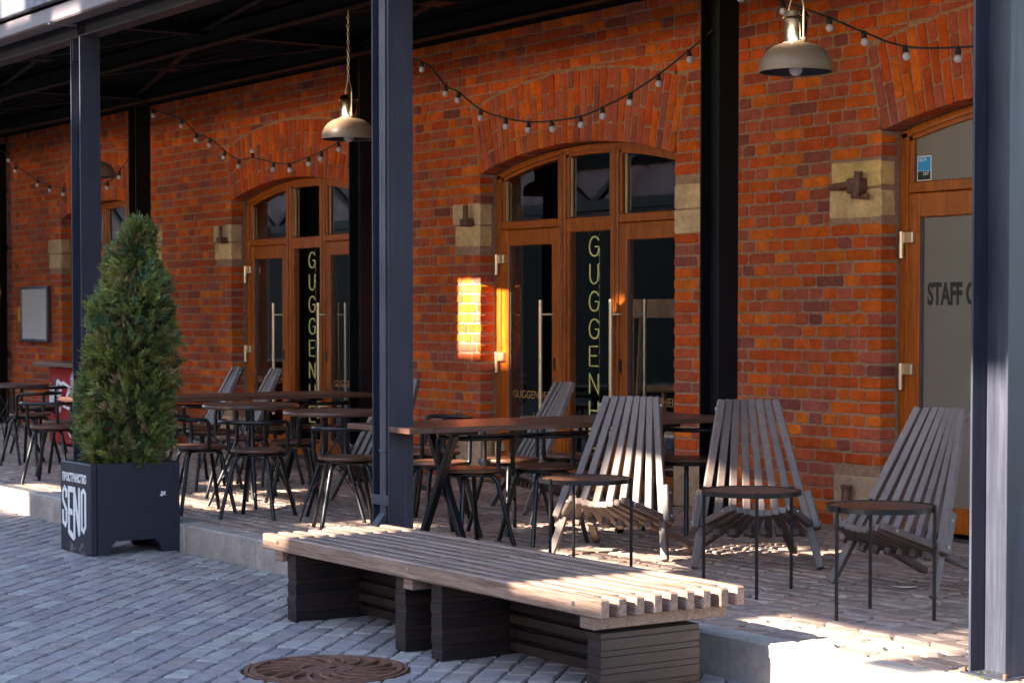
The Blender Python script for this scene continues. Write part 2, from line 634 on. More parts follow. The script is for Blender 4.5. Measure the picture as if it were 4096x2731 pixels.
def arch_z(x, op, off=0.0):
    xm = (op[0] + op[1]) / 2
    return AZC + math.sqrt(max(0.0, (AR + off) ** 2 - (x - xm) ** 2))


FR_WALL = (Vector((0, 0, 0)), Vector((1, 0, 0)), Vector((0, 0, 1)), Vector((0, -1, 0)))
STONES = []      # (x0, x1, z0, z1, opening side: +1 the jamb is at x1)
for op in OPEN:
    STONES += [(op[0] - 0.36, op[0], 2.04, 2.21, 1), (op[0] - 0.40, op[0], 2.215, 2.385, 1)] if op[0] < 0 else \
              [(op[0] - 0.45, op[0], 2.09, 2.27, 1), (op[0] - 0.44, op[0], 2.275, 2.44, 1)]
    STONES += [(op[1], op[1] + 0.36, 2.05, 2.22, -1), (op[1], op[1] + 0.37, 2.225, 2.39, -1)]
    STONES += [(op[0] - 0.40, op[0], TZ, 0.505, 1), (op[1], op[1] + 0.38, TZ, 0.50, -1)]


def wall_pieces():
    rng = random.Random(11)
    out = []      # (poly, depth, colour, rng seed)
    xs = [WALL_X0] + [v for op in OPEN for v in op] + [WALL_X1]
    J = 0.0125
    row = 0
    z = TZ
    while z < WALL_TOP:
        z0, z1 = z + J / 2, z + COURSE - J / 2
        zm = (z0 + z1) / 2
        if zm < 3.75:
            # piers, then the stretch above the openings
            if zm < SPRING + 0.02:
                segs = [(xs[i], xs[i + 1], i > 0, i + 2 < len(xs)) for i in range(0, len(xs), 2)]
            else:
                segs = [(WALL_X0, WALL_X1, False, False)]
        else:
            segs = [(WALL_X0, -6.0, False, False)]
        for (a, b, la, lb) in segs:
            head = row % 2 == 0
            x = a
            # start and end pieces so that the corner bricks close the jamb
            lens = []
            tot = b - a
            first = 0.195 if head else 0.26
            lens.append(first)
            acc = first
            while acc < tot - (0.20 if head else 0.27):
                L = 0.13 if head else 0.26
                if rng.random() < 0.10: L = 0.26 if head else 0.13
                lens.append(L); acc += L
            rest = tot - acc
            if rest > 0.05: lens.append(rest)
            else: lens[-1] += rest
            if not la and not lb:
                lens[0] *= rng.uniform(0.4, 1.0)
            for i, L in enumerate(lens):
                x0, x1 = x, x + L
                x += L
                if x1 > b: x1 = b
                g0 = 0.0 if (i == 0 and la) else J / 2
                g1 = 0.0 if (i == len(lens) - 1 and lb) else J / 2
                wob = rng.uniform(-0.004, 0.004)
                x0 += g0 + (wob if g0 else 0); x1 -= g1
                poly = [(x0, z0), (x1, z0), (x1, z1), (x0, z1)]
                skip = False
                for (sx0, sx1, sz0, sz1, sd) in STONES:
                    if z1 > sz0 + 0.01 and z0 < sz1 - 0.01:
                        if x1 > sx0 and x0 < sx1:
                            if sd > 0: poly = clip_half(poly, -1, 0, -(sx0 - J)) if poly else poly
                            else: poly = clip_half(poly, 1, 0, sx1 + J) if poly else poly
                for op in OPEN:
                    xm = (op[0] + op[1]) / 2
                    if abs((x0 + x1) / 2 - xm) < HALF + 0.7 and z1 > SPRING - 0.05 and poly and z0 < 3.5:
                        cx, cz = (x0 + x1) / 2 - xm, zm - AZC
                        rr = math.hypot(cx, cz)
                        amax = math.asin(HALF / AR)
                        if rr < AR + RING + 0.25 and rr > AR - 0.3:
                            nx, nz = cx / rr, cz / rr
                            p1 = clip_half(poly, nx, nz, AR + RING + J + nx * xm + nz * AZC)
                            sg = 1 if cx > 0 else -1
                            nx, nz = sg * math.cos(amax), -math.sin(amax)
                            p2 = clip_half(poly, nx, nz, nx * xm + nz * AZC + J)
                            a1 = area(p1) if len(p1) > 2 else 0; a2 = area(p2) if len(p2) > 2 else 0
                            poly = p1 if a1 >= a2 else p2
                if len(poly) < 3 or area(poly) < 0.0012: continue
                edge = (i == 0 and la) or (i == len(lens) - 1 and lb)
                out.append((poly, 0.128 if edge else 0.045, brick_col(rng)))
        z += COURSE; row += 1
    # the arches: radial courses two bricks deep, alternately bonded
    for op in OPEN:
        xm = (op[0] + op[1]) / 2
        amax = math.asin(HALF / AR)
        arc = 2 * amax * (AR + 0.15)
        n = int(round(arc / 0.078))
        for i in range(n):
            a0 = -amax + 2 * amax * i / n; a1 = -amax + 2 * amax * (i + 1) / n
            cuts = [0, 0.265, RING] if i % 2 else [0, 0.135, 0.395, RING]
            if rng.random() < 0.12: cuts = [0, 0.20, RING]
            for k in range(len(cuts) - 1):
                r0 = AR + cuts[k] + (0.0 if k == 0 else 0.005); r1 = AR + cuts[k + 1] - 0.005
                r1 += rng.uniform(-0.006, 0.006)
                g = 0.0056 / AR
                P = lambda r_, a_: (xm + r_ * math.sin(a_), AZC + r_ * math.cos(a_))
                poly = [P(r0, a0 + g), P(r0, a1 - g), P(r1, a1 - g), P(r1, a0 + g)]
                c = brick_col(rng)
                out.append((poly, 0.128 if k == 0 else 0.05, c))
    return out


def build_wall():
    wall = MB()
    y0, y1 = 0.007, 0.42
    xs = [WALL_X0] + [v for op in OPEN for v in op] + [WALL_X1]
    e = 0.006
    for i in range(0, len(xs), 2):
        wall.box((xs[i] + (e if i else 0), y0, -0.3), (xs[i + 1] - e, y1, SPRING))
    wall.box((WALL_X0, y0, 3.2), (WALL_X1, y1, WALL_TOP))
    N = 28
    for i in range(0, len(xs), 2):
        wall.box((xs[i] + (0.02 if i else 0), y0, SPRING - 0.0005), (xs[i + 1] - 0.02, y1, 3.2005))
    for op in OPEN:
        pts = [op[0] + (op[1] - op[0]) * k / N for k in range(N + 1)]
        for k in range(N):
            xa, xb = pts[k], pts[k + 1]
            za, zb = arch_z(xa, op) + 0.006, arch_z(xb, op) + 0.006
            vs = [Vector((xa, y0, za)), Vector((xb, y0, zb)), Vector((xb, y0, 3.2)), Vector((xa, y0, 3.2)),
                  Vector((xa, y1, za)), Vector((xb, y1, zb))]
            wall.add(vs, [(0, 1, 2, 3), (0, 4, 5, 1)])
    root = wall.build("brick_wall", M_MORTAR)
    tag(root, "long red brick facade with arched doorways behind the terrace", "brick wall")
    rng = random.Random(5)
    pcs = wall_pieces()
    seen = []
    for i, (poly, dep, c) in enumerate(pcs):
        cx = sum(p[0] for p in poly) / len(poly); cz = sum(p[1] for p in poly) / len(poly)
        q = proj((cx, 0, cz))
        ok = q and 0.01 < q[0] < 0.945 and 0.01 < q[1] < 0.76 and not (0.678 < q[0] < 0.722)
        seen.append((-(area(poly) / q[2] ** 2) if ok else 9, i))
    seen.sort()
    single = set(i for a, i in seen[:300] if a < 0)
    rest = MB()
    for i, (poly, dep, c) in enumerate(pcs):
        r2 = random.Random(1000 + i)
        off = r2.uniform(-0.003, 0.003)
        fr = (FR_WALL[0] + FR_WALL[3] * off,) + FR_WALL[1:]
        tgt = MB() if i in single else rest
        piece(tgt, poly, fr, dep, 0.007, 0.011, 0.0028, c, r2, 0.03)
        if i in single:
            tgt.build("brick", M_BRICK, root)
    o = rest.build("brick_courses", M_BRICK, root)
    o["kind"] = "stuff"
    for (x0, x1, z0, z1, sd) in STONES:
        b = MB()
        r2 = random.Random(int(x0 * 91 + z0 * 7))
        c = r2.choice([(0.68, 0.42, 0.19), (0.62, 0.39, 0.21), (0.72, 0.43, 0.16)])
        if z0 < 1: c = (0.50, 0.31, 0.19)
        piece(b, [(x0, z0 + 0.003), (x1, z0 + 0.003), (x1, z1 - 0.003), (x0, z1 - 0.003)],
              (FR_WALL[0] + FR_WALL[3] * 0.004,) + FR_WALL[1:], 0.115, 0.009, 0.012, 0.004, c, r2, 0.02)
        s = b.build("stone_block", M_STONE, root)
    # iron pintles left in the stone
    def pin_main(b, x=-3.95, z=2.26):
        b.box((x - 0.05, -0.09, z - 0.06), (x + 0.05, 0.0, z), 0.01)
        b.tube([(x, -0.06, z - 0.01), (x, -0.06, z + 0.11)], 0.022, 8)
    one("iron_pintle", M_RUST, root, pin_main)
    one("iron_pintle", M_RUST, root, lambda b: pin_main(b, -8.41, 2.26))

    def pin_staff(b):
        b.bar((0.25, -0.05, 2.285), (0.52, -0.06, 2.30), 0.05, 0.035, ch=0.006)
        b.box((0.42, -0.09, 2.235), (0.53, 0.0, 2.33), 0.012)
        b.tube([(0.50, -0.07, 2.22), (0.515, -0.07, 2.37)], 0.026, 8)
        b.bar((0.42, -0.03, 2.225), (0.58, -0.05, 2.215), 0.03, 0.03, ch=0.005)
    one("iron_pintle", M_RUST, root, pin_staff)

    def pin_low(b):
        b.tube([(0.40, -0.05, 0.33), (0.40, -0.05, 0.43)], [0.030, 0.026], 8)
        b.lathe([(0.0, 0.45), (0.036, 0.445), (0.036, 0.425), (0.0, 0.42)], 10, Matrix.Translation((0.40, -0.05, 0)))
        b.box((0.33, -0.085, 0.29), (0.47, 0.0, 0.335), 0.008)
    one("iron_pintle", M_RUST, root, pin_low)
    return root


WALL = build_wall()

# ------------------------------------------------------------------ ground: road, terrace, kerb
KERB_Y0, KERB_Y1 = -3.33, -3.19
MH = (2.06, -4.60, 0.335)        # manhole centre and radius
ground = MB()
ground.add([(-400, -400, -0.026), (400, -400, -0.026), (400, 400, -0.026), (-400, 400, -0.026)], [(0, 1, 2, 3)])
ROAD = ground.build("road", M_SAND)
tag(ROAD, kind="structure")

PAV_COLS = [(0.250, 0.207, 0.202), (0.268, 0.226, 0.216), (0.220, 0.182, 0.180), (0.288, 0.252, 0.238), (0.262, 0.207, 0.192), (0.236, 0.200, 0.204), (0.315, 0.280, 0.255)]
TER_COLS = [(0.31, 0.21, 0.165), (0.27, 0.18, 0.145), (0.35, 0.25, 0.20), (0.32, 0.205, 0.155), (0.285, 0.20, 0.165)]


def lay_pavers(parent, frame, polys, cols, seed, single_name, rest_name, gate, jit=0.003, corner=0.014, bev=0.009, hvar=0.002, tilt=0.02):
    rng = random.Random(seed)
    o, u, v, n = frame
    order = []
    for i, poly in enumerate(polys):
        cx = sum(p[0] for p in poly) / len(poly); cy = sum(p[1] for p in poly) / len(poly)
        w = o + u * cx + v * cy
        q = proj(w)
        ok = q and -0.02 < q[0] < 1.02 and 0.0 < q[1] < 1.02 and gate(w)
        order.append((q[2] if ok else 1e6, i))
    order.sort()
    single = set(i for a, i in order[:300] if a < 1e5)
    rest = MB()
    for i, poly in enumerate(polys):
        r2 = random.Random(seed * 7919 + i)
        c = r2.choice(cols); k = r2.uniform(0.88, 1.12)
        c = tuple(x * k for x in c)
        tgt = MB() if i in single else rest
        fr = (o + n * r2.uniform(-hvar, hvar), u, v, n)
        piece(tgt, poly, fr, 0.03, bev, corner, jit, c, r2, tilt)
        if i in single:
            tgt.build(single_name, M_PAVER, parent)
    s = rest.build(rest_name, M_PAVER, parent)
    s["kind"] = "stuff"


def road_pavers():
    polys = []
    th = R(135)
    u = Vector((math.cos(th), math.sin(th), 0)); v = Vector((-u.y, u.x, 0))
    W, L, J = 0.115, 0.20, 0.008
    rng = random.Random(3)
    row = -140
    while row < 140:
        off = rng.uniform(0, L)
        a = -14.0 + off
        while a < 14.0:
            ln = L * rng.choice([1, 1, 1, 0.75, 1.15])
            c = u * (a + ln / 2) + v * (row * W + W / 2)
            if -10.0 < c.x < 6.2 and -8.2 < c.y < KERB_Y0 + 0.02:
                poly = [(a + J / 2, row * W + J / 2), (a + ln - J / 2, row * W + J / 2), (a + ln - J / 2, row * W + W - J / 2), (a + J / 2, row * W + W - J / 2)]
                # stop at the kerb and round the manhole
                poly = clip_half(poly, -u.y, -v.y, -(KERB_Y0 - 0.006))
                mu, mv = Vector((MH[0], MH[1], 0)).dot(u), Vector((MH[0], MH[1], 0)).dot(v)
                if poly:
                    cx = sum(p[0] for p in poly) / len(poly); cy = sum(p[1] for p in poly) / len(poly)
                    dx, dy = cx - mu, cy - mv
                    dd = math.hypot(dx, dy)
                    if dd < MH[2] + 0.3:
                        if dd < 0.02: poly = []
                        else:
                            nx, ny = dx / dd, dy / dd
                            poly = clip_half(poly, nx, ny, nx * mu + ny * mv + MH[2] + 0.018)
                if len(poly) >= 3 and area(poly) > 0.0015:
                    polys.append(poly)
            a += ln
        row += 1
    lay_pavers(ROAD, (Vector((0, 0, 0)), u, v, Vector((0, 0, 1))), polys, PAV_COLS, 21, "paver", "paving",
               lambda w: not (0.6 < w.x < 3.4 and w.y > -4.0))


road_pavers()

ter = MB()
ter.box((WALL_X0 - 3, KERB_Y1 - 0.02, -0.2), (WALL_X1 + 3, 0.4, TZ - 0.014))
TERRACE = ter.build("terrace", M_SAND)
tag(TERRACE, kind="structure")


def terrace_pavers():
    polys = []
    W, L, J = 0.105, 0.205, 0.007
    rng = random.Random(9)
    y = KERB_Y1 + 0.004
    row = 0
    while y < 0.0:
        x = -15.0 + rng.uniform(0, L)
        while x < 6.0:
            ln = L * rng.choice([1, 1, 1, 0.97, 1.04])
            y1 = min(y + W, -0.002)
            if y1 - y > 0.03:
                polys.append([(x + J / 2, y + J / 2), (x + ln - J / 2, y + J / 2), (x + ln - J / 2, y1 - J / 2), (x + J / 2, y1 - J / 2)])
            x += ln
        y += W
    lay_pavers(TERRACE, (Vector((0, 0, TZ - 0.002)), Vector((1, 0, 0)), Vector((0, 1, 0)), Vector((0, 0, 1))), polys, TER_COLS, 33,
               "paver", "paving", lambda w: w.x > -4, jit=0.005, corner=0.028, bev=0.014, hvar=0.003, tilt=0.035)


terrace_pavers()

x = 3.86 - 21.0
k = 0
while x < 7:
    b = MB()
    r2 = random.Random(k)
    b.col = random.Random(k + 50).choice([(0.37, 0.30, 0.265), (0.34, 0.275, 0.24), (0.40, 0.32, 0.28)])
    b.box((x + 0.003, KERB_Y0 + r2.uniform(-0.004, 0.004), -0.15), (x + 1.0 - 0.003, KERB_Y1 - 0.004, TZ + r2.uniform(-0.002, 0.003)), 0.010)
    b.build("kerb_stone", M_KERB, TERRACE)
    x += 1.0; k += 1

# ------------------------------------------------------------------ canopy on steel posts
CANOPY = empty("steel_canopy", (0, 0, 0))
tag(CANOPY, "dark steel canopy roof on blue grey posts over the terrace", "canopy")
POST_X = [4.4, 0.0, -4.4, -8.8, -13.2]
FY, BY = -3.06, -0.74
BEAM_Z = 3.505


def h_post(name, x, y, z0, z1, m, root):
    b = MB()
    hw, hd, tf, tw = 0.09, 0.078, 0.011, 0.009
    for s in (-1, 1):
        b.box((x + s * hw, y - hd, z0), (x + s * (hw - tf), y + hd, z1), 0.0015)
    b.box((x - hw + tf - 0.001, y - tw / 2, z0 + 0.001), (x + hw - tf + 0.001, y + tw / 2, z1 - 0.001))
    return b.build(name, m, root)


for i, px in enumerate(POST_X):
    p = h_post("post", px, FY, TZ - 0.01, BEAM_Z, M_STEEL, CANOPY)
    if px == 0.0:
        def pipe(b):
            b.box((px - 0.028, FY - 0.070, 0.36), (px + 0.034, FY - 0.008, BEAM_Z - 0.05), 0.006)
            b.bar((px + 0.003, FY - 0.040, 0.40), (px - 0.005, FY - 0.17, 0.25), 0.06, 0.058, ch=0.005)
            b.box((px - 0.032, FY - 0.074, 0.745), (px + 0.038, FY - 0.006, 0.757), 0.003)
        one("downpipe", M_PIPE, p, pipe)
        one("pipe_strap", M_PIPE, p, lambda b: b.box((px - 0.092, FY - 0.084, 0.455), (px + 0.092, FY - 0.0785, 0.51), 0.002))
    if px == -4.4:
        one("stiffener", M_STEEL, p, lambda b: b.box((px - 0.05, FY - 0.076, BEAM_Z - 0.16), (px - 0.042, FY - 0.006, BEAM_Z - 0.005)))
    one("base_plate", M_STEEL, p, lambda b: b.box((px - 0.11, FY - 0.10, TZ - 0.02), (px + 0.11, FY + 0.10, TZ + 0.006)))
    for bx in (-0.098, 0.098):
        one("anchor_bolt", M_RUST, p, lambda b: b.tube([(px + bx, FY - 0.088, TZ), (px + bx, FY - 0.088, TZ + 0.022)], 0.008, 6))
for px in POST_X[1:]:
    h_post("post", px, BY, TZ - 0.01, BEAM_Z + 0.02, M_DARKSTEEL, CANOPY)


def ibeam_x(b, y, z0, h, w, x0=-16.0, x1=7.5):
    b.box((x0, y - w / 2, z0), (x1, y + w / 2, z0 + 0.012), 0.001)
    b.box((x0, y - 0.004, z0 + 0.012), (x1, y + 0.004, z0 + h - 0.012))
    b.box((x0, y - w / 2, z0 + h - 0.012), (x1, y + w / 2, z0 + h), 0.001)


one("front_beam", M_STEEL, CANOPY, lambda b: ibeam_x(b, FY, BEAM_Z + 0.002, 0.19, 0.13))
for px in POST_X:
    one("beam_stiffener", M_STEEL, CANOPY, lambda b: b.box((px - 0.006, FY - 0.06, BEAM_Z + 0.015), (px + 0.006, FY - 0.006, BEAM_Z + 0.19)))
one("gutter", M_GUTTER, CANOPY, lambda b: (b.box((-16, -3.32, 3.600), (-3.2, -3.16, 3.718), 0.012), b.box((-3.195, -3.32, 3.600), (7.5, -3.16, 3.718), 0.012)))
one("fascia", M_FASCIA, CANOPY, lambda b: (b.box((-16, -3.36, 3.735), (-4.41, -3.30, 3.875), 0.006), b.box((-4.40, -3.36, 3.735), (7.5, -3.30, 3.875), 0.006)))
for gx in (-11.0, -7.7, -4.4, -1.1):
    one("gutter_bracket", M_GUTTER, CANOPY, lambda b: b.box((gx - 0.02, -3.335, 3.585), (gx + 0.02, -3.13, 3.600)))
one("middle_beam", M_DARKSTEEL, CANOPY, lambda b: ibeam_x(b, -2.10, 3.52, 0.12, 0.08))
one("rear_beam", M_DARKSTEEL, CANOPY, lambda b: ibeam_x(b, BY, 3.565, 0.12, 0.10))
for px in POST_X:
    one("cross_beam", M_DARKSTEEL, CANOPY, lambda b: (b.box((px - 0.05, FY + 0.07, 3.60), (px + 0.05, BY, 3.612)), b.box((px - 0.004, FY + 0.07, 3.612), (px + 0.004, BY, 3.70))))
for i in range(len(POST_X) - 1):
    xa, xb = POST_X[i], POST_X[i + 1]
    for (ya, yb) in ((FY, -2.1), (-2.1, BY)):
        one("brace", M_DARKSTEEL, CANOPY, lambda b: b.bar((xa - 0.05, ya + 0.05, 3.625), (xb + 0.05, yb - 0.05, 3.625), 0.05, 0.006))
        one("brace", M_DARKSTEEL, CANOPY, lambda b: b.bar((xb + 0.05, ya + 0.05, 3.634), (xa - 0.05, yb - 0.05, 3.634), 0.05, 0.006))
    for gy in ((FY - 2.1) / 2, (-2.1 + BY) / 2):
        one("gusset_plate", M_DARKSTEEL, CANOPY, lambda b: b.box(((xa + xb) / 2 - 0.12, gy - 0.09, 3.615), ((xa + xb) / 2 + 0.12, gy + 0.09, 3.621)))


def deck(b):
    # trapezoidal sheet, ribs running along x
    y = -3.30; prof = []
    while y < 0.0:
        prof += [(y, 3.70), (y + 0.06, 3.70), (y + 0.08, 3.735), (y + 0.13, 3.735), (y + 0.15, 3.70)]
        y += 0.15
    prof.append((0.0, 3.70))
    prof = [(p, q) for p, q in prof if p <= 0.0]
    n = len(prof)
    vs = [(-16, p, q) for p, q in prof] + [(7.5, p, q) for p, q in prof]
    b.add(vs, [(i, i + 1, n + i + 1, n + i) for i in range(n - 1)])
    b.box((-16, -3.30, 3.745), (7.5, -0.002, 3.85))


one("roof_deck", M_DECK, CANOPY, deck)


# ------------------------------------------------------------------ doors
def text_mesh(name, s, size, m, parent, M, sx=1.0, ext=0.0008, align='LEFT', bold=0.0):
    cu = bpy.data.curves.new(name, 'FONT')
    cu.body = s; cu.size = size; cu.extrude = ext; cu.align_x = align; cu.offset = bold
    cu.resolution_u = 3
    ob = bpy.data.objects.new(name, cu)
    COL.objects.link(ob)
    bpy.context.view_layer.update()
    me = bpy.data.meshes.new_from_object(ob)
    bpy.data.objects.remove(ob)
    me.transform(M @ Matrix.Diagonal((sx, 1, 1, 1)))
    me.materials.clear(); me.materials.append(m)
    o = bpy.data.objects.new(name, me)
    COL.objects.link(o); o.parent = parent
    return o


def facing(x, y, z):
    """text lying on a wall that faces -y"""
    return Matrix.Translation((x, y, z)) @ Matrix.Rotation(math.pi / 2, 4, 'X')


STROKES = {
    'G': [[(.95, .80), (.80, .95), (.55, 1), (.30, .95), (.10, .78), (.02, .5), (.10, .2), (.30, .05), (.55, 0), (.80, .05), (.95, .22), (.97, .48), (.62, .48)]],
    'U': [[(.08, 1), (.08, .35), (.18, .12), (.40, 0), (.60, 0), (.82, .12), (.92, .35), (.92, 1)]],
    'E': [[(.92, 1), (.06, 1), (.06, 0), (.92, 0)], [(.06, .52), (.76, .52)]],
    'N': [[(.06, 0), (.06, 1), (.94, 0), (.94, 1)]],
    'H': [[(.06, 0), (.06, 1)], [(.94, 0), (.94, 1)], [(.06, .52), (.94, .52)]],
    'I': [[(.5, 0), (.5, 1)]],
    'M': [[(.02, 0), (.06, 1), (.5, .25), (.94, 1), (.98, 0)]],
}


def flat_strip(b, poly, y0, y1):
    b.prism(poly, lambda p: Vector((p[0], y0, p[1])), lambda p: Vector((p[0], y1, p[1])))


def arch_strip(b, op, xa, xb, o0, o1, y0, y1, n=14):
    """frame member that follows the arch between offsets o0 (outer) and o1 (inner)"""
    for k in range(n):
        x0 = xa + (xb - xa) * k / n; x1 = xa + (xb - xa) * (k + 1) / n
        flat_strip(b, [(x0, arch_z(x0, op, o1)), (x1, arch_z(x1, op, o1)), (x1, arch_z(x1, op, o0)), (x0, arch_z(x0, op, o0))], y0, y1)


def pane(b, op, xa, xb, z0, z1=None, y=0.196, n=10):
    if z1 is not None:
        b.box((xa, y, z0), (xb, y + 0.006, z1))
        return
    poly = [(xa, z0), (xb, z0)] + [(xb + (xa - xb) * k / n, arch_z(xb + (xa - xb) * k / n, op, -0.05)) for k in range(n + 1)]
    flat_strip(b, poly, y, y + 0.006)


FY0, FY1 = 0.168, 0.245


def hinge(root, x, z):
    def f(b):
        b.box((x - 0.005, FY0 - 0.032, z - 0.035), (x + 0.075, FY0 - 0.002, z + 0.035), 0.004)
        b.tube([(x - 0.012, FY0 - 0.035, z - 0.125), (x - 0.012, FY0 - 0.035, z + 0.036)], 0.016, 10)
        b.tube([(x - 0.012, FY0 - 0.035, z - 0.042), (x - 0.012, FY0 - 0.035, z - 0.036)], 0.019, 10)
    return one("hinge", M_BRASS, root, f)


def pull_handle(root, x, y, out, z0=0.55, z1=1.61):
    def f(b):
        b.tube([(x, y, z0), (x, y, z1)], 0.0155, 12)
        for zz in (z0 + 0.11, z1 - 0.11):
            b.tube([(x, y, zz), (x + 0.075, y + out * 0.6, zz), (x + 0.075, y + out, zz)], 0.009, 8)
    return one("pull_handle", M_BRASS, root, f)


def glazed_door(op, label, gold=True):
    root = empty("glazed_door", (0, 0, 0))
    tag(root, label, "door", "arched bar doors")
    a, c = op
    xm = (a + c) / 2
    l0, l1 = a + 0.005, c - 0.005
    mA, mB = xm - 0.375, xm + 0.375       # outer faces of the mullions
    gA, gB = xm - 0.235, xm + 0.165       # narrow middle light (glass)
    gA, gB = xm - 0.20, xm + 0.20

    def frame(b):
        b.box((l0, FY0 - 0.012, TZ), (l0 + 0.062, FY1, SPRING - 0.01), 0.003)
        b.box((l1 - 0.062, FY0 - 0.012, TZ), (l1, FY1, SPRING - 0.01), 0.003)
        arch_strip(b, op, l0 + 0.01, l1 - 0.01, -0.004, -0.048, FY0 - 0.012, FY1)
        for (m0, m1) in ((mA, mA + 0.085), (mB - 0.085, mB)):
            b.box((m0, FY0 - 0.012, TZ), (m1, FY1, arch_z((m0 + m1) / 2, op, -0.03)), 0.008)
            b.box((m0 + 0.03, FY0 - 0.022, TZ), (m1 - 0.03, FY0 - 0.011, arch_z((m0 + m1) / 2, op, -0.03)), 0.004)
        # transom bars
        b.box((l0 + 0.06, FY0 - 0.008, 2.168), (mA, FY1, 2.232), 0.006)
        b.box((mB, FY0 - 0.008, 2.168), (l1 - 0.06, FY1, 2.232), 0.006)
        b.box((mA + 0.08, FY0, 2.12), (mB - 0.08, FY1 - 0.001, 2.225), 0.006)
        b.box((mA + 0.08, FY0 + 0.006, TZ), (mA + 0.115, FY1 - 0.001, 2.125), 0.005)
        b.box((mB - 0.115, FY0 + 0.006, TZ), (mB - 0.08, FY1 - 0.001, 2.125), 0.005)
        b.box((mA + 0.11, FY0 + 0.008, TZ), (mB - 0.11, FY1 - 0.002, 0.32), 0.005)
        for (x0, x1) in ((l0 + 0.05, l0 + 0.095), (mA - 0.03, mA), (mA + 0.08, mA + 0.12), (mB - 0.12, mB - 0.08), (mB, mB + 0.03), (l1 - 0.095, l1 - 0.05)):
            b.box((x0, FY0 + 0.004, 2.228), (x1, FY1 - 0.003, arch_z((x0 + x1) / 2, op, -0.05)), 0.004)
        arch_strip(b, op, l0 + 0.05, l1 - 0.05, -0.042, -0.075, FY0 + 0.004, FY1 - 0.003)
    one("frame", M_DOOR, root, frame)
    one("threshold", M_ALU, root, lambda b: b.box((l0, 0.12, TZ - 0.03), (l1, 0.30, TZ + 0.012), 0.004))

    for (x0, x1, hx) in ((l0 + 0.058, mA - 0.004, 1), (mB + 0.004, l1 - 0.058, -1)):
        def leaf(b):
            b.box((x0, FY0 - 0.004, TZ + 0.016), (x0 + 0.095, FY1 - 0.01, 2.164), 0.006)
            b.box((x1 - 0.095, FY0 - 0.004, TZ + 0.016), (x1, FY1 - 0.01, 2.164), 0.006)
            b.box((x0 + 0.09, FY0 - 0.003, 2.04), (x1 - 0.09, FY1 - 0.011, 2.163), 0.006)
            b.box((x0 + 0.09, FY0 - 0.003, TZ + 0.017), (x1 - 0.09, FY1 - 0.011, TZ + 0.17), 0.006)
        lf = one("door_leaf", M_DOOR, root, leaf)
        one("glass_pane", M_GLASS, lf, lambda b: pane(b, op, x0 + 0.085, x1 - 0.085, TZ + 0.16, 2.05))
        one("bead", M_ALU, lf, lambda b: b.box((x0 + 0.094, FY0 + 0.014, TZ + 0.17), (x0 + 0.106, FY0 + 0.026, 2.04)))
        hz = x1 - 0.055 if hx > 0 else x0 + 0.03
        if hx > 0:
            pull_handle(lf, x1 - 0.155, FY0 - 0.065, 0.065)
        else:
            def ph(b):
                b.tube([(x0 - 0.005, FY0 - 0.07, 0.55), (x0 - 0.005, FY0 - 0.07, 1.61)], 0.0155, 12)
                for zz in (0.66, 1.50):
                    b.tube([(x0 - 0.005, FY0 - 0.07, zz), (x0 + 0.05, FY0 - 0.045, zz), (x0 + 0.05, FY0, zz)], 0.009, 8)
            one("pull_handle", M_BRASS, lf, ph)
            def ph2(b):
                b.tube([(x0 + 0.13, FY1 + 0.06, 0.55), (x0 + 0.13, FY1 + 0.06, 1.61)], 0.0155, 12)
                for zz in (0.66, 1.50):
                    b.tube([(x0 + 0.13, FY1 + 0.06, zz), (x0 + 0.05, FY1 + 0.03, zz), (x0 + 0.05, FY1 - 0.015, zz)], 0.009, 8)
            one("pull_handle", M_BRASS, lf, ph2)
        one("lock_plate", M_BLACK, lf, lambda b: (b.box((hz - 0.013, FY0 - 0.010, 1.07), (hz + 0.013, FY0 - 0.003, 1.17), 0.003), b.tube([(hz, FY0 - 0.016, 1.10), (hz, FY0 - 0.008, 1.10)], 0.008, 8)))
        if hx > 0:
            for zz in (1.94, 1.165, 0.45):
                hinge(lf, l0 + 0.045, zz)
        if gold:
            g0, g1 = x0 + 0.115, x1 - 0.115
            t = text_mesh("gold_text", "GUGGENHEIM", 0.085, M_GOLD, lf, facing(0, 0.1935, 0.845), 1.0, 0.0006)
            w = max(v.co.x for v in t.data.vertices)
            t.data.transform(Matrix.Translation((g0, 0, 0)) @ Matrix.Diagonal(((g1 - g0) / w, 1, 1, 1)))
            text_mesh("gold_text", "BAR", 0.085, M_GOLD, lf, facing((g0 + g1) / 2 + 0.06, 0.1935, 0.675), 0.72, 0.0006, 'CENTER')
    one("glass_pane", M_GLASS, root, lambda b: pane(b, op, mA + 0.11, mB - 0.11, 0.31, 2.13))
    for (x0, x1) in ((l0 + 0.06, mA - 0.01), (mA + 0.08, mB - 0.08), (mB + 0.01, l1 - 0.06)):
        one("transom_pane", M_GLASS, root, lambda b: pane(b, op, x0, x1, 2.225))
        bx = x0 + (0.05 if x0 > l0 + 0.1 else 0.04)
        one("bead", M_BRASS, root, lambda b: b.box((bx, FY0 + 0.014, 2.236), (bx + 0.016, FY0 + 0.026, arch_z(bx, op, -0.085))))
    # neon word hanging behind the middle light
    neon = empty("neon_sign", (0, 0, 0))
    tag(neon, {0: "", 1: "yellow vertical neon word behind the hidden far left door", 2: "yellow vertical neon word in the second door, behind two leaning slatted chairs", 3: "yellow vertical neon word GUGGENHEIM in the middle light of the main door"}[OPEN.index(op) + (1 if False else 1) if OPEN.index(op) < 3 else 0] or "yellow vertical neon word", "neon sign", "vertical neon words")
    zt = 2.085
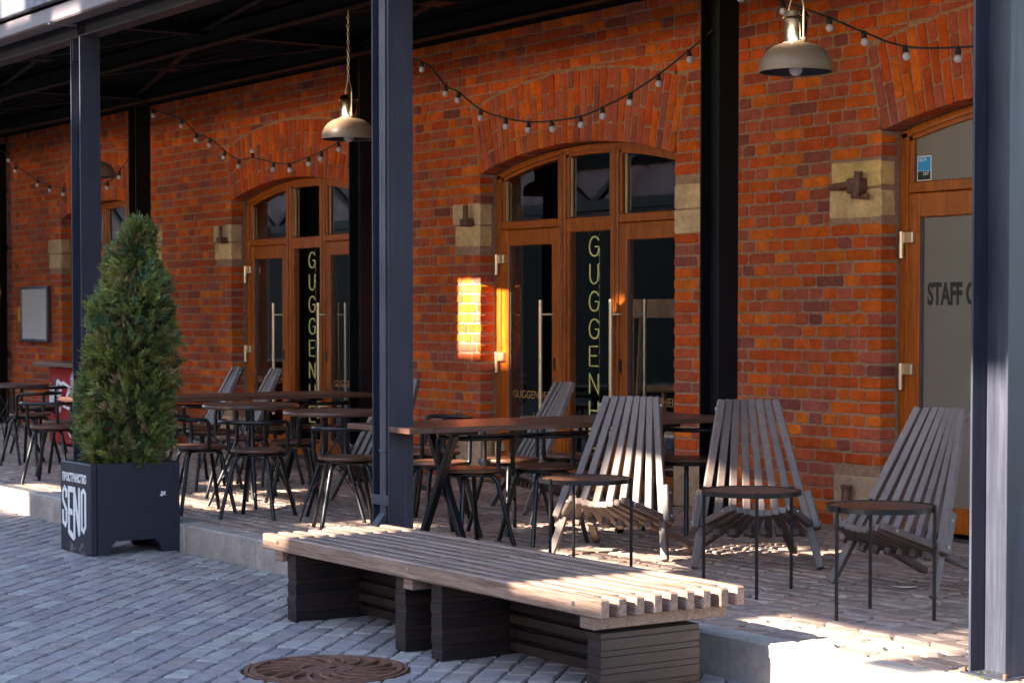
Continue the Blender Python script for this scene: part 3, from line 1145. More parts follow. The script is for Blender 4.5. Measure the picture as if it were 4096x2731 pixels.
    for i, chh in enumerate("GUGGENHEIM"):
        z0 = zt - 0.147 - i * 0.2065
        def lt(b):
            for st in STROKES[chh]:
                b.tube([(xm - 0.130 + px * 0.125, 0.27, z0 + pz * 0.147) for (px, pz) in st], 0.0060, 6)
        one("letter", M_NEON, neon, lt)
    one("hanging_chain", M_BOLT, neon, lambda b: (b.tube([(xm - 0.165, 0.27, 2.16), (xm - 0.125, 0.27, 2.09)], 0.004, 5), b.tube([(xm + 0.035, 0.27, 2.16), (xm - 0.005, 0.27, 2.09)], 0.004, 5)))
    one("wire", M_BOLT, neon, lambda b: b.tube([(xm - 0.005, 0.275, 2.0), (xm - 0.002, 0.275, 0.25)], 0.0022, 5))
    return root


DOOR_LABELS = {0: "third arched glazed door, farthest left behind the conifer",
               1: "second arched glazed door with orange wood frame, behind the round tables",
               2: "main arched glazed double door with orange wood frame and GUGGENHEIM neon word"}
for i in range(3):
    glazed_door(OPEN[i], DOOR_LABELS[i], gold=i > 0)


def staff_door(op):
    root = empty("staff_door", (0, 0, 0))
    tag(root, "orange wood door with frosted glass reading STAFF ONLY, right edge", "door")
    a, c = op
    l0, l1 = a + 0.005, c - 0.005

    def frame(b):
        b.box((l0, FY0 - 0.012, TZ), (l0 + 0.062, FY1, SPRING - 0.01), 0.003)
        b.box((l1 - 0.062, FY0 - 0.012, TZ), (l1, FY1, SPRING - 0.01), 0.003)
        arch_strip(b, op, l0 + 0.01, l1 - 0.01, -0.004, -0.048, FY0 - 0.012, FY1)
        b.box((l0 + 0.06, FY0 - 0.008, 2.235), (l1 - 0.06, FY1, 2.30), 0.006)
        b.box((a + 1.25, FY0 - 0.006, TZ), (a + 1.33, FY1, arch_z(a + 1.3, op, -0.03)), 0.006)
        b.box((l0 + 0.05, FY0 + 0.004, 2.296), (l0 + 0.095, FY1 - 0.003, arch_z(l0 + 0.07, op, -0.05)), 0.004)
        arch_strip(b, op, l0 + 0.05, l1 - 0.05, -0.042, -0.075, FY0 + 0.004, FY1 - 0.003)
    one("frame", M_DOOR, root, frame)
    x0, x1 = l0 + 0.058, a + 1.245

    def leaf(b):
        b.box((x0, FY0 - 0.004, TZ + 0.016), (x0 + 0.095, FY1 - 0.01, 2.231), 0.006)
        b.box((x1 - 0.095, FY0 - 0.004, TZ + 0.016), (x1, FY1 - 0.01, 2.231), 0.006)
        b.box((x0 + 0.09, FY0 - 0.003, 2.085), (x1 - 0.09, FY1 - 0.011, 2.230), 0.006)
        b.box((x0 + 0.09, FY0 - 0.003, TZ + 0.017), (x1 - 0.09, FY1 - 0.011, TZ + 0.17), 0.006)
    lf = one("door_leaf", M_DOOR, root, leaf)
    one("frosted_pane", M_FROST, lf, lambda b: pane(b, op, x0 + 0.085, x1 - 0.085, TZ + 0.16, 2.10))
    one("bead", M_ALU, lf, lambda b: b.box((x0 + 0.094, FY0 + 0.014, TZ + 0.17), (x0 + 0.106, FY0 + 0.026, 2.085)))
    text_mesh("lettering", "STAFF ONLY", 0.182, M_BLACKINK, lf, facing(a + 0.20, 0.1945, 1.56), 0.58, 0.0008, 'LEFT', 0.0065)
    for zz in (1.965, 1.165):
        hinge(lf, l0 + 0.045, zz)
    one("transom_pane", M_FROST, root, lambda b: pane(b, op, l0 + 0.06, a + 1.26, 2.29))
    one("transom_pane", M_FROST, root, lambda b: pane(b, op, a + 1.32, l1 - 0.06, 2.29))
    st = one("sticker", M_WHITE, root, lambda b: b.box((a + 0.108, 0.1925, 2.305), (a + 0.226, 0.1945, 2.455), 0.0006))
    one("sticker_print", M_CYAN, st, lambda b: b.box((a + 0.114, 0.1912, 2.365), (a + 0.220, 0.1922, 2.449)))
    one("sticker_print", M_BLACKINK, st, lambda b: b.box((a + 0.114, 0.1912, 2.311), (a + 0.220, 0.1922, 2.363)))
    text_mesh("sticker_text", "DELTA", 0.030, M_WHITE, st, facing(a + 0.117, 0.1905, 2.423), 0.8, 0.0004)
    text_mesh("sticker_text", "24/7", 0.030, M_WHITE, st, facing(a + 0.158, 0.1905, 2.338), 0.9, 0.0004)
    return root


staff_door(OPEN[3])

# rooms behind the doors
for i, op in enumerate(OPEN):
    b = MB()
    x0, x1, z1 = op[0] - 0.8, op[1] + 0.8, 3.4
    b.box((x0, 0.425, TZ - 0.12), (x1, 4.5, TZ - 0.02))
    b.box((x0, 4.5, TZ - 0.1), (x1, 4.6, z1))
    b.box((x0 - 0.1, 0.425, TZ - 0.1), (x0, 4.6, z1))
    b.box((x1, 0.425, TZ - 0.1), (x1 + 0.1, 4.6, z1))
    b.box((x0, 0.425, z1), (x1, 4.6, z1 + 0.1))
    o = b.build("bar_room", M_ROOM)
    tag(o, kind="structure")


def bar_chair(loc, rz, label):
    root = empty("bar_chair", loc, rz)
    tag(root, label, "chair")
    one("seat", M_CHAIRWOOD, root, lambda b: b.box((-0.22, -0.21, 0.74), (0.22, 0.21, 0.79), 0.02))
    for sx in (-1, 1):
        for sy in (-1, 1):
            one("leg", M_CHAIRWOOD, root, lambda b: b.bar((sx * 0.24, sy * 0.23, 0.0), (sx * 0.19, sy * 0.19, 1.36 if sy > 0 else 0.75), 0.038, 0.038, ch=0.006))

    def back(b):
        n = 8
        for k in range(n):
            t0, t1 = -1 + 2 * k / n, -1 + 2 * (k + 1) / n
            p = [(t0 * 0.27, 0.20 + 0.07 * (1 - t0 * t0)), (t1 * 0.27, 0.20 + 0.07 * (1 - t1 * t1))]
            vs = []
            for (px, py) in p:
                for zz in (1.30, 1.44):
                    vs += [Vector((px, py, zz)), Vector((px, py + 0.03, zz))]
            b.add(vs, [(0, 4, 6, 2), (1, 3, 7, 5), (2, 6, 7, 3), (0, 1, 5, 4), (0, 2, 3, 1), (4, 5, 7, 6)])
    one("backrest", M_CHAIRWOOD, root, back)
    return root


bar_chair((-2.42, 0.86, TZ), R(205), "tall wooden bar chair inside, behind the main door's right leaf")
bar_chair((-6.80, 0.90, TZ), R(205), "tall wooden bar chair inside, behind the second door")

red = empty("red_neon_sign", (0, 0, 0))
tag(red, "red neon scribble glowing inside behind the second door", "neon sign")
one("tube", M_REDNEON, red, lambda b: b.tube([(-7.00, 1.2, 2.36), (-6.93, 1.2, 2.52), (-6.87, 1.2, 2.36), (-6.84, 1.2, 2.56)], 0.012, 6))
one("tube", M_REDNEON, red, lambda b: b.tube([(-6.74, 1.2, 2.36), (-6.74, 1.2, 2.55)], 0.012, 6))
one("tube", M_REDNEON, red, lambda b: b.tube([(-6.70, 1.2, 2.03), (-6.80, 1.2, 2.07), (-6.72, 1.2, 1.98), (-6.82, 1.2, 1.92), (-6.74, 1.2, 1.85), (-6.68, 1.2, 1.93)], 0.014, 6))
one("tube", M_REDNEON, red, lambda b: b.tube([(-7.03, 1.2, 2.02), (-6.99, 1.2, 1.90)], 0.014, 6))


# ------------------------------------------------------------------ bench
BX0, BX1, BY0, BY1, BT = 0.58, 3.40, -4.15, -3.44, 0.415


def bench():
    root = empty("slatted_bench", (0, 0, 0))
    tag(root, "low weathered wood slatted bench on dark stacked plank feet", "bench")
    n = 9; w = 0.046
    rng = random.Random(4)
    ys = [BY0 + w / 2 + (BY1 - BY0 - w) * i / (n - 1) for i in range(n)]
    for i, y in enumerate(ys):
        dz = rng.uniform(-0.002, 0.002); ex = rng.uniform(-0.006, 0.006)
        one("slat", M_BENCH, root, lambda b: b.box((BX0 + ex, y - w / 2, BT - 0.075 + dz), (BX1 + ex, y + w / 2, BT + dz), 0.006))
    for sx in (0.74, 1.97, 3.22):
        for i in range(n - 1):
            one("spacer", M_BENCH, root, lambda b: b.box((sx - 0.07, ys[i] + w / 2 + 0.001, BT - 0.072), (sx + 0.07, ys[i + 1] - w / 2 - 0.001, BT - 0.002), 0.003))
        one("bolt", M_BOLT, root, lambda b: (b.tube([(sx, BY0 - 0.001, BT - 0.034), (sx, BY0 + 0.01, BT - 0.034)], 0.011, 10)))
    for (sx, hw) in ((0.72, 0.038), (1.95, 0.038), (3.285, 0.046)):
        one("cross_beam", M_BENCH, root, lambda b: b.box((sx - hw, BY0 + 0.015, BT - 0.127), (sx + hw, BY1 - 0.03, BT - 0.0775), 0.004))
    # feet: two units of stacked planks
    for (fx, fw, top) in ((0.762, 0.088, BT - 0.078), (1.80, 0.088, BT - 0.078), (2.105, 0.088, BT - 0.078), (3.256, 0.086, BT - 0.129)):
        z = 0.003; k = 0
        hs = [0.044, 0.024]
        while z < top - 0.012:
            h = min(hs[k % 2], top - z)
            g = 0.0 if k % 2 == 0 else 0.003
            one("foot_plank", M_BASE, root, lambda b: b.box((fx + g * 0.4, BY0 + 0.04 + g + rng.uniform(-0.003, 0.003), z + 0.0002), (fx + fw - g * 0.4, -3.62 - g, z + h - 0.0002), 0.0018))
            z += h; k += 1
    top = BT - 0.130
    for (xa, xb) in ((0.852, 1.798), (2.195, 3.254)):
        z = 0.02
        while z < top - 0.03:
            one("rail", M_BASE, root, lambda b: b.box((xa, -3.76, z), (xb, -3.72, z + 0.040), 0.003))
            z += 0.060
    for (xa, xb) in ((0.852, 1.798), (2.195, 3.254)):
        one("gap_light_block", M_BASE, root, lambda b: b.box((xa, -3.715, 0.015), (xb, -3.695, BT - 0.135)))  # added board, keeps the gaps dark by hiding the sunlit kerb behind
    return root


bench()


# ------------------------------------------------------------------ planter with conifer
def planter():
    root = empty("planter_box", (-2.7, -3.93, 0))
    tag(root, "dark navy wooden planter box with white lettering against the kerb", "planter")
    W, D, H, T = 0.50, 0.60, 0.57, 0.045

    def foot_panel(b, axis, pos0, pos1, L):
        # panel with an arched cut-out between two feet
        fw = 0.10; hh = 0.085
        poly = [(0, 0), (fw, 0), (fw + 0.02, hh * 0.55), (fw + 0.06, hh), (L - fw - 0.06, hh), (L - fw - 0.02, hh * 0.55), (L - fw, 0), (L, 0), (L, H), (0, H)]
        if axis == 'x':
            b.prism(poly, lambda p: Vector((p[0], pos0, p[1])), lambda p: Vector((p[0], pos1, p[1])))
        else:
            b.prism(poly, lambda p: Vector((pos1, p[0], p[1])), lambda p: Vector((pos0, p[0], p[1])))
    one("front_panel", M_PLANTER, root, lambda b: b.box((0, 0, 0.002), (W, T, H), 0.006))
    one("back_panel", M_PLANTER, root, lambda b: b.box((0, D - T, 0.002), (W, D, H), 0.006))

    def side(b, x0, x1):
        L = D - 2 * T - 0.002
        fw = 0.075; hh = 0.085
        poly = [(0, 0), (fw, 0), (fw + 0.015, hh * 0.6), (fw + 0.045, hh), (L - fw - 0.045, hh), (L - fw - 0.015, hh * 0.6), (L - fw, 0), (L, 0), (L, H - 0.002), (0, H - 0.002)]
        b.prism(poly, lambda p: Vector((x0, p[0] + T + 0.001, p[1] + 0.002)), lambda p: Vector((x1, p[0] + T + 0.001, p[1] + 0.002)))
    one("side_panel", M_PLANTER, root, lambda b: side(b, W - T, W))
    one("side_panel", M_PLANTER, root, lambda b: side(b, 0, T))
    one("bottom_board", M_PLANTER, root, lambda b: b.box((T, T, 0.09), (W - T, D - T, 0.11)))
    one("soil", M_SOIL, root, lambda b: b.box((T, T, 0.11), (W - T, D - T, H - 0.03)))
    t = text_mesh("lettering", "ПРОСТРАНСТВО", 0.072, M_WHITE, root, facing(0, -0.0015, 0.447), 1.0, 0.001, 'LEFT', 0.002)
    w = max(v.co.x for v in t.data.vertices)
    t.data.transform(Matrix.Translation((0.035, 0, 0)) @ Matrix.Diagonal((0.40 / w, 1, 1, 1)))

    def q(b, pts):
        b.prism(pts, lambda p: Vector((p[0], -0.0025, p[1])), lambda p: Vector((p[0], 0.0, p[1])))
    x = [0.033, 0.132, 0.222, 0.346]; w = 0.084; s = 0.025; zt = 0.415

    def strip(b, pts, sw, closed=False):
        """broad brush stroke through the points, corners mitred"""
        P = [Vector(p) for p in pts]
        n = len(P); L = []; Rr = []
        for i in range(n):
            p0 = P[i - 1] if (i > 0 or closed) else None
            p1 = P[(i + 1) % n] if (i < n - 1 or closed) else None
            d0 = (P[i] - p0).normalized() if p0 is not None else None
            d1 = (p1 - P[i]).normalized() if p1 is not None else None
            d0 = d0 if d0 is not None else d1; d1 = d1 if d1 is not None else d0
            n0 = Vector((-d0.y, d0.x)); n1 = Vector((-d1.y, d1.x))
            m = (n0 + n1).normalized()
            k = sw / 2 / max(0.5, m.dot(n0))
            L.append(P[i] + m * k); Rr.append(P[i] - m * k)
        for i in range(n if closed else n - 1):
            j = (i + 1) % n
            q(b, [tuple(Rr[i]), tuple(Rr[j]), tuple(L[j]), tuple(L[i])])
    h = s / 2
    one("lettering", M_WHITE, root, lambda b: strip(b, [(x[0] + w - h, zt - 0.075), (x[0] + w - h, zt - 0.035), (x[0] + w / 2, zt - h), (x[0] + h, zt - 0.035), (x[0] + h, zt - 0.095), (x[0] + w - h, zt - 0.155), (x[0] + w - h, zt - 0.225), (x[0] + w / 2 + 0.01, zt - 0.252), (x[0] + h, zt - 0.232), (x[0] + h, zt - 0.155)], s))
    one("lettering", M_WHITE, root, lambda b: (q(b, [(x[1], zt), (x[1], zt - 0.295), (x[1] + s, zt - 0.311), (x[1] + s, zt)][::-1] and [(x[1], zt - 0.295), (x[1] + s, zt - 0.311), (x[1] + s, zt), (x[1], zt)]),
                                                q(b, [(x[1] + s, zt - 0.036), (x[1] + w, zt - 0.036), (x[1] + w, zt), (x[1] + s, zt)]),
                                                q(b, [(x[1] + s, zt - 0.175), (x[1] + w - 0.012, zt - 0.182), (x[1] + w - 0.012, zt - 0.145), (x[1] + s, zt - 0.138)]),
                                                q(b, [(x[1] + s, zt - 0.311), (x[1] + w, zt - 0.338), (x[1] + w, zt - 0.298), (x[1] + s, zt - 0.272)])))
    nw = 0.108; ns = 0.027
    one("lettering", M_WHITE, root, lambda b: (q(b, [(x[2], zt - 0.338), (x[2] + ns, zt - 0.326), (x[2] + ns, zt), (x[2], zt)]),
                                                q(b, [(x[2] + nw - ns, zt - 0.308), (x[2] + nw, zt - 0.296), (x[2] + nw, zt), (x[2] + nw - ns, zt)]),
                                                q(b, [(x[2] + nw - ns, zt - 0.304), (x[2] + nw - ns + 0.002, zt - 0.200), (x[2] + ns, zt), (x[2] + ns - 0.002, zt - 0.104)])))
    one("lettering", M_WHITE, root, lambda b: strip(b, [(x[3] + h, zt - 0.06), (x[3] + h, zt - 0.03), (x[3] + w / 2, zt - h), (x[3] + w - h, zt - 0.03), (x[3] + w - h, zt - 0.235), (x[3] + w / 2, zt - 0.27), (x[3] + h, zt - 0.255)], s, True))
    # paint knocked off the navy side
    one("paint_chip", M_PAPER, root, lambda b: b.prism([(0.46, 0.36), (0.475, 0.352), (0.49, 0.362), (0.505, 0.358), (0.498, 0.372), (0.505, 0.385), (0.485, 0.381), (0.47, 0.388), (0.473, 0.373)],
        lambda p: Vector((W - 0.001, p[0], p[1])), lambda p: Vector((W + 0.0012, p[0], p[1]))))
    return root


planter()


def conifer():
    root = empty("conifer", (-2.43, -3.61, 0.54))
    tag(root, "cone shaped green thuja tree growing in the navy planter", "tree")
    rng = random.Random(12)
    Hh = 1.60
    tr = MB()
    tr.tube([(0, 0, -0.06), (0.01, 0.01, 0.4), (0.02, 0.035, 0.9), (0.05, 0.06, 1.3), (0.057, 0.083, 1.54)], [0.03, 0.025, 0.018, 0.011, 0.004], 8)
    prof = [(0.0, 0.19), (0.08, 0.25), (0.22, 0.268), (0.42, 0.25), (0.60, 0.205), (0.73, 0.165), (0.82, 0.120), (0.90, 0.070), (0.96, 0.035), (1.0, 0.008)]

    lumps = [(rng.uniform(0, 6.28), rng.uniform(0.02, 0.97), rng.uniform(-0.075, 0.07)) for _ in range(80)]

    def rad(t, ang):
        for i in range(len(prof) - 1):
            if prof[i][0] <= t <= prof[i + 1][0]:
                k = (t - prof[i][0]) / (prof[i + 1][0] - prof[i][0])
                r_ = prof[i][1] * (1 - k) + prof[i + 1][1] * k
                break
        else:
            r_ = 0.02
        g = 0.0
        for (ba, bt, am) in lumps:
            da = (ang - ba + math.pi) % (2 * math.pi) - math.pi
            g += am * math.exp(-(da / 0.45) ** 2 - ((t - bt) / 0.055) ** 2)
        return r_ * (1 + 0.05 * math.sin(3 * ang + 9 * t)) + g
    lf = MB()
    greens = [(0.110, 0.125, 0.026), (0.088, 0.108, 0.028), (0.140, 0.150, 0.036), (0.070, 0.095, 0.034), (0.165, 0.165, 0.055), (0.120, 0.120, 0.024), (0.055, 0.072, 0.022)]
    browns = [(0.20, 0.13, 0.065), (0.15, 0.09, 0.045)]

    def spray(p, d, L, col):
        """a flat fan of scale leaves"""
        d = d.normalized()
        a = d.cross(Vector((rng.uniform(-1, 1), rng.uniform(-1, 1), rng.uniform(-1, 1))))
        if a.length < 0.05: return
        a.normalize()
        n = 7
        for k in range(n):
            t = k / (n - 1)
            side = -1 if k % 2 else 1
            base = p + d * (L * 0.75 * t)
            ang = rng.uniform(0.25, 0.65) * side * (1 - 0.5 * t)
            dd = (d * math.cos(ang) + a * math.sin(ang)).normalized()
            dd.z += rng.uniform(-0.1, 0.1)
            l2 = L * rng.uniform(0.30, 0.55) * (1.1 - 0.4 * t)
            nn = d.cross(a)
            wv = dd.cross(nn).normalized() * L * rng.uniform(0.035, 0.06)
            tip = base + dd * l2
            mid = base + dd * (l2 * 0.5)
            f = rng.uniform(0.65, 1.45)
            c = tuple(x * f for x in col)
            lf.add([base, mid + wv, tip, mid - wv], [(0, 1, 2, 3)], c)
    def lean(t):
        k = 0.03 * t + 0.07 * t * t
        return Vector((0.56, 0.83, 0)) * k
    def clump(c0, axis, n, size, col, spread):
        # sprays fanned in one plane, so that a clump reads as a feathery plate
        side = axis.cross(Vector((rng.gauss(0, 1), rng.gauss(0, 1), rng.gauss(0, 0.4))))
        side.normalize()
        for k in range(n):
            a_ = rng.uniform(-1.0, 1.0)
            d = axis * math.cos(a_) + side * math.sin(a_) + Vector((rng.gauss(0, 0.16), rng.gauss(0, 0.16), rng.gauss(0, 0.16)))
            p = c0 + (axis * rng.uniform(-0.4, 0.55) + side * rng.uniform(-0.5, 0.5)) * spread
            spray(p, d, size * rng.uniform(0.75, 1.25), col)
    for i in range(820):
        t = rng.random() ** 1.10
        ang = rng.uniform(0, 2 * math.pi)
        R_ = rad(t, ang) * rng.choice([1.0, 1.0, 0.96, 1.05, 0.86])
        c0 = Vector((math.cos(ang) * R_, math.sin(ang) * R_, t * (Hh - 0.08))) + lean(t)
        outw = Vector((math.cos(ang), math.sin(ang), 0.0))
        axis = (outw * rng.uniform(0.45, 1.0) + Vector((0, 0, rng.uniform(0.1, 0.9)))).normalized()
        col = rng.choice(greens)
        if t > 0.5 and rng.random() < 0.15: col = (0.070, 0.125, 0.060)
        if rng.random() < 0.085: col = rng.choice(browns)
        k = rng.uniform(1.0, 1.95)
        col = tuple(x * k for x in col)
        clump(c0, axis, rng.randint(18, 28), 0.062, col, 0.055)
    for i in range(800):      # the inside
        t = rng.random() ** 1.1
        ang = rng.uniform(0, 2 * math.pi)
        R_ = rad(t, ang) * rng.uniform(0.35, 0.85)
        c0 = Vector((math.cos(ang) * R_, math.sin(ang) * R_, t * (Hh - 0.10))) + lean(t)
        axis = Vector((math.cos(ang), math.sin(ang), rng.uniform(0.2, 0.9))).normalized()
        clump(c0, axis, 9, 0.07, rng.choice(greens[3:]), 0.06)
    # a brown dead tuft on the right shoulder
    for k in range(60):
        c0 = Vector((0.56, 0.83, 0)) * rng.uniform(0.10, 0.27) + Vector((rng.gauss(0.05, 0.03), rng.gauss(-0.05, 0.03), 1.10 + rng.gauss(0, 0.012)))
        spray(c0, Vector((0.5, 0.6, rng.uniform(-0.2, 0.4))), 0.06, rng.choice(browns))
    # the bare leader twigs near the top
    tw = MB()
    for i in range(26):
        t = rng.uniform(0.55, 0.97)
        ang = rng.uniform(0, 2 * math.pi)
        L = rad(t, ang) * rng.uniform(0.8, 1.0)
        z = t * Hh - 0.1
        l0 = lean(t)
        tw.tube([l0 + Vector((0, 0, z)), l0 + Vector((math.cos(ang) * L * 0.5, math.sin(ang) * L * 0.5, z + 0.05)), l0 + Vector((math.cos(ang) * L * 0.9, math.sin(ang) * L * 0.9, z + 0.10))], [0.006, 0.004, 0.0015], 5)
    for i in range(40):
        t = rng.uniform(0.03, 0.6)
        ang = rng.uniform(0, 2 * math.pi)
        L = rad(t, ang) * 0.95
        z = t * Hh
        tw.tube([(0.01, 0, z - 0.08), (math.cos(ang) * L * 0.5, math.sin(ang) * L * 0.5, z - 0.03), (math.cos(ang) * L, math.sin(ang) * L, z + 0.03)], [0.008, 0.005, 0.002], 5)
    tr.build("trunk", M_BARK, root)
    tw.build("twigs", M_BARK, root)
    lf.build("crown", M_LEAF, root)
    # the dead tuft on the right shoulder
    return root


conifer()


# ------------------------------------------------------------------ black tube chairs with round seats
def rounded(pts, r, n=5):
    """polyline with its corners rounded off"""
    pts = [Vector(p) for p in pts]
    out = [pts[0]]
    for i in range(1, len(pts) - 1):
        a = pts[i - 1] - pts[i]; b = pts[i + 1] - pts[i]
        ra = min(r, a.length * 0.45, b.length * 0.45)
        p0 = pts[i] + a.normalized() * ra; p1 = pts[i] + b.normalized() * ra
        for k in range(n + 1):
            t = k / n
            out.append(p0 * (1 - t) ** 2 + pts[i] * 2 * t * (1 - t) + p1 * t * t)
    out.append(pts[-1])
    return out


def make_tube_chair():
    root = empty("tube_chair", (0, 0, TZ))
    one("seat", M_SEAT, root, lambda b: b.lathe([(0.0, 0.452), (0.165, 0.452), (0.174, 0.449), (0.177, 0.443), (0.174, 0.432), (0.165, 0.430), (0.0, 0.430)], 36, smooth=False))
    one("seat_ring", M_BLACK, root, lambda b: b.tube([(0.135 * math.cos(2 * math.pi * k / 24), 0.135 * math.sin(2 * math.pi * k / 24), 0.418) for k in range(24)], 0.011, 8, True))
    for k in range(4):
        a = math.pi / 4 + k * math.pi / 2
        ca, sa = math.cos(a), math.sin(a)
        one("leg", M_BLACK, root, lambda b: b.tube(rounded([(0.03 * ca, 0.03 * sa, 0.413), (0.155 * ca, 0.155 * sa, 0.413), (0.265 * ca, 0.265 * sa, 0.0)], 0.055, 5), 0.0135, 10))
    up = 0.632
    pts = [(-0.13, -0.02, 0.415), (-0.205, 0.0, 0.418), (-0.212, 0.0, up)]
    arc = []
    for k in range(13):
        t = math.pi - math.pi * k / 12
        cx, sx = math.cos(t), math.sin(t)
        arc.append((0.218 * math.copysign(abs(cx) ** 0.75, cx), 0.02 + 0.235 * abs(sx) ** 0.75, up))
    path = pts + arc[1:-1] + [(0.212, 0.0, up), (0.205, 0.0, 0.418), (0.13, -0.02, 0.415)]
    one("back_rail", M_BLACK, root, lambda b: b.tube(rounded(path, 0.055, 4), 0.0135, 10))
    return root


def face(root, loc, back):
    """put a thing down with its back pointing along the given direction"""
    root.location = loc
    root.rotation_euler = (0, 0, math.atan2(-back[0], back[1]))


TCHAIRS = [
    ((-0.10, -2.50), (1.0, 0.03), "black tube chair nearest the bench, tucked under the right long table"),
    ((-0.06, -2.01), (1.0, -0.05), "black tube chair beside the first small round side table, at the right long table"),
    ((-0.05, -0.95), (1.0, 0.1), "black tube chair by the rear post, seen between two slatted chairs"),
    ((-0.65, -2.36), (-1.0, 0.1), "black tube chair on the far side of the right long table, nearest the front post"),
    ((-0.62, -1.86), (-1.0, -0.1), "middle black tube chair on the far side of the right long table"),
    ((-0.68, -1.36), (-1.0, 0.05), "black tube chair on the far side of the right long table, nearest the wall"),
    ((-1.41, -1.93), (0.75, 0.6), "black tube chair behind the front post, right of the second round table"),
    ((-1.92, -1.62), (0.3, 0.95), "black tube chair behind the second round table toward the wall"),
    ((-1.30, -2.62), (0.9, -0.35), "black tube chair immediately left of the front post downpipe"),
    ((-2.24, -2.76), (0.65, -0.76), "black tube chair midway between the planter and the middle front post"),
    ((-2.90, -2.14), (0.35, 0.9), "black tube chair behind the two round tables, seat seen between them"),
    ((-2.78, -2.92), (-0.15, -1.0), "black tube chair partly hidden by the right side of the planter"),
    ((-3.62, -2.20), (-0.6, 0.8), "black tube chair behind the first round table, right of the conifer"),
    ((-4.48, -1.10), (1.0, 0.0), "black tube chair at the left long table, nearest the wall"),
    ((-4.50, -1.52), (1.0, 0.08), "second black tube chair from the wall at the left long table"),
    ((-4.42, -2.07), (1.0, -0.08), "black tube chair at the left long table beside the conifer"),
    ((-5.05, -1.90), (-1.0, 0.0), "black tube chair on the far side of the left long table"),
    ((-7.55, -2.33), (0.75, 0.55), "black tube chair beside the far left round table"),
    ((-5.62, -2.86), (0.75, -0.65), "black tube chair left of the conifer, nearest the kerb"),
    ((-6.30, -2.50), (0.6, 0.8), "black tube chair left of the conifer, behind the nearest one"),
    ((-8.90, -1.75), (0.9, 0.3), "far black tube chair beside the red cabinet"),
]
proto = None
for (xy, bk, lab) in TCHAIRS:
    if proto is None:
        proto = make_tube_chair(); o = proto
    else:
        o = copy_tree(proto)
    face(o, (xy[0], xy[1], TZ), bk)
    tag(o, lab, "chair", "black tube chairs with round wooden seats")


# ------------------------------------------------------------------ slatted folding lounge chairs
def make_stick_chair():
    root = empty("slatted_lounge_chair", (0, 0, TZ))
    # local: front toward -y; front feet at y=0
    W, T = 0.0405, 0.034

    def back_pt(h, fr):
        """point on a back slat: h height, fr -1..1 across"""
        half = 0.33 - 0.215 * h
        bow = 0.045 * (h / 0.86) * (1 - fr * fr)
        return Vector((fr * half, 0.488 * h + bow, h))

    def seat_pt(s, fr):
        """point along a seat slat, s metres behind the front edge"""
        half = 0.14 + (0.285 - 0.14) * min(s / 0.28, 2.2)
        dip = 0.028 * (1 - fr * fr) * (1 - min(1, s / 0.8))
        return Vector((fr * half, -0.15 + s * 0.917, 0.335 - s * 0.399 - dip))
    for i in range(8):
        fr = -1 + 2 * i / 7
        low = 0.004 if i in (0, 7) else 0.165
        one("back_slat", M_SLAT, root, lambda b: b.bar(back_pt(low, fr), back_pt(0.86, fr), W, T, (0, 1, 0.3), 0.004))
    for i in range(9):
        fr = (-1 + 2 * i / 8)
        if i in (2, 6):
            e = seat_pt(0.28, fr * 1.08)
            foot = Vector((fr * 0.56, 0.62, 0.022))
            one("seat_slat", M_SLAT, root, lambda b: b.bar(seat_pt(0, fr), foot, W, T, (0, 0, 1), 0.004))
        else:
            end = 0.30 if i in (0, 8) else 0.43
            one("seat_slat", M_SLAT, root, lambda b: b.bar(seat_pt(0, fr), seat_pt(end, fr), W, T, (0, 0, 1), 0.004))
    for sx in (-1, 1):
        def blk(b):
            p0 = back_pt(0.20, sx) + Vector((sx * 0.037, -0.02, 0)); p1 = back_pt(0.39, sx) + Vector((sx * 0.037, -0.02, 0))
            b.bar(p0, p1, W, 0.058, (0, 1, 0.3), 0.006)
        one("side_block", M_SLAT, root, blk)
        for h in (0.235, 0.355):
            p = back_pt(h, sx) + Vector((sx * 0.052, -0.02, 0))
            one("bolt", M_BOLT, root, lambda b: b.tube([p, p + Vector((sx * 0.010, 0, 0))], 0.010, 8))
        p = back_pt(0.815, sx) + Vector((sx * 0.016, 0, 0))
        one("bolt", M_BOLT, root, lambda b: b.tube([p, p + Vector((sx * 0.012, 0, 0))], 0.010, 8))
        p = seat_pt(0.06, sx) + Vector((sx * 0.016, 0, 0))
        one("bolt", M_BOLT, root, lambda b: b.tube([p, p + Vector((sx * 0.010, 0, 0))], 0.010, 8))
    return root


SCHAIRS = [
    ((0.79, -2.18), (-0.56, 0.83), "slatted grey lounge chair behind the first small round table, with sun on its back"),
    ((1.59, -1.80), (-0.83, 0.555), "slatted grey lounge chair in the middle of the right three"),
    ((2.54, -1.85), (-0.04, 1.0), "slatted grey lounge chair in front of the STAFF ONLY door, at the right edge"),
    ((-1.72, -1.15), (0.24, 0.97), "slatted grey lounge chair seen side on in front of the main door"),
    ((-6.75, -1.15), (0.24, 0.97), "left one of two slatted lounge chairs leaning before the second door"),
    ((-6.00, -1.15), (0.24, 0.97), "right one of two slatted lounge chairs leaning before the second door"),
    ((-2.75, -1.72), (-0.15, 1.0), "slatted grey lounge chair half hidden behind the middle front post"),
]
proto = None
for (xy, bk, lab) in SCHAIRS:
    if proto is None:
        proto = make_stick_chair(); o = proto
    else:
        o = copy_tree(proto)
    face(o, (xy[0], xy[1], TZ), bk)
    tag(o, lab, "lounge chair", "slatted grey lounge chairs")


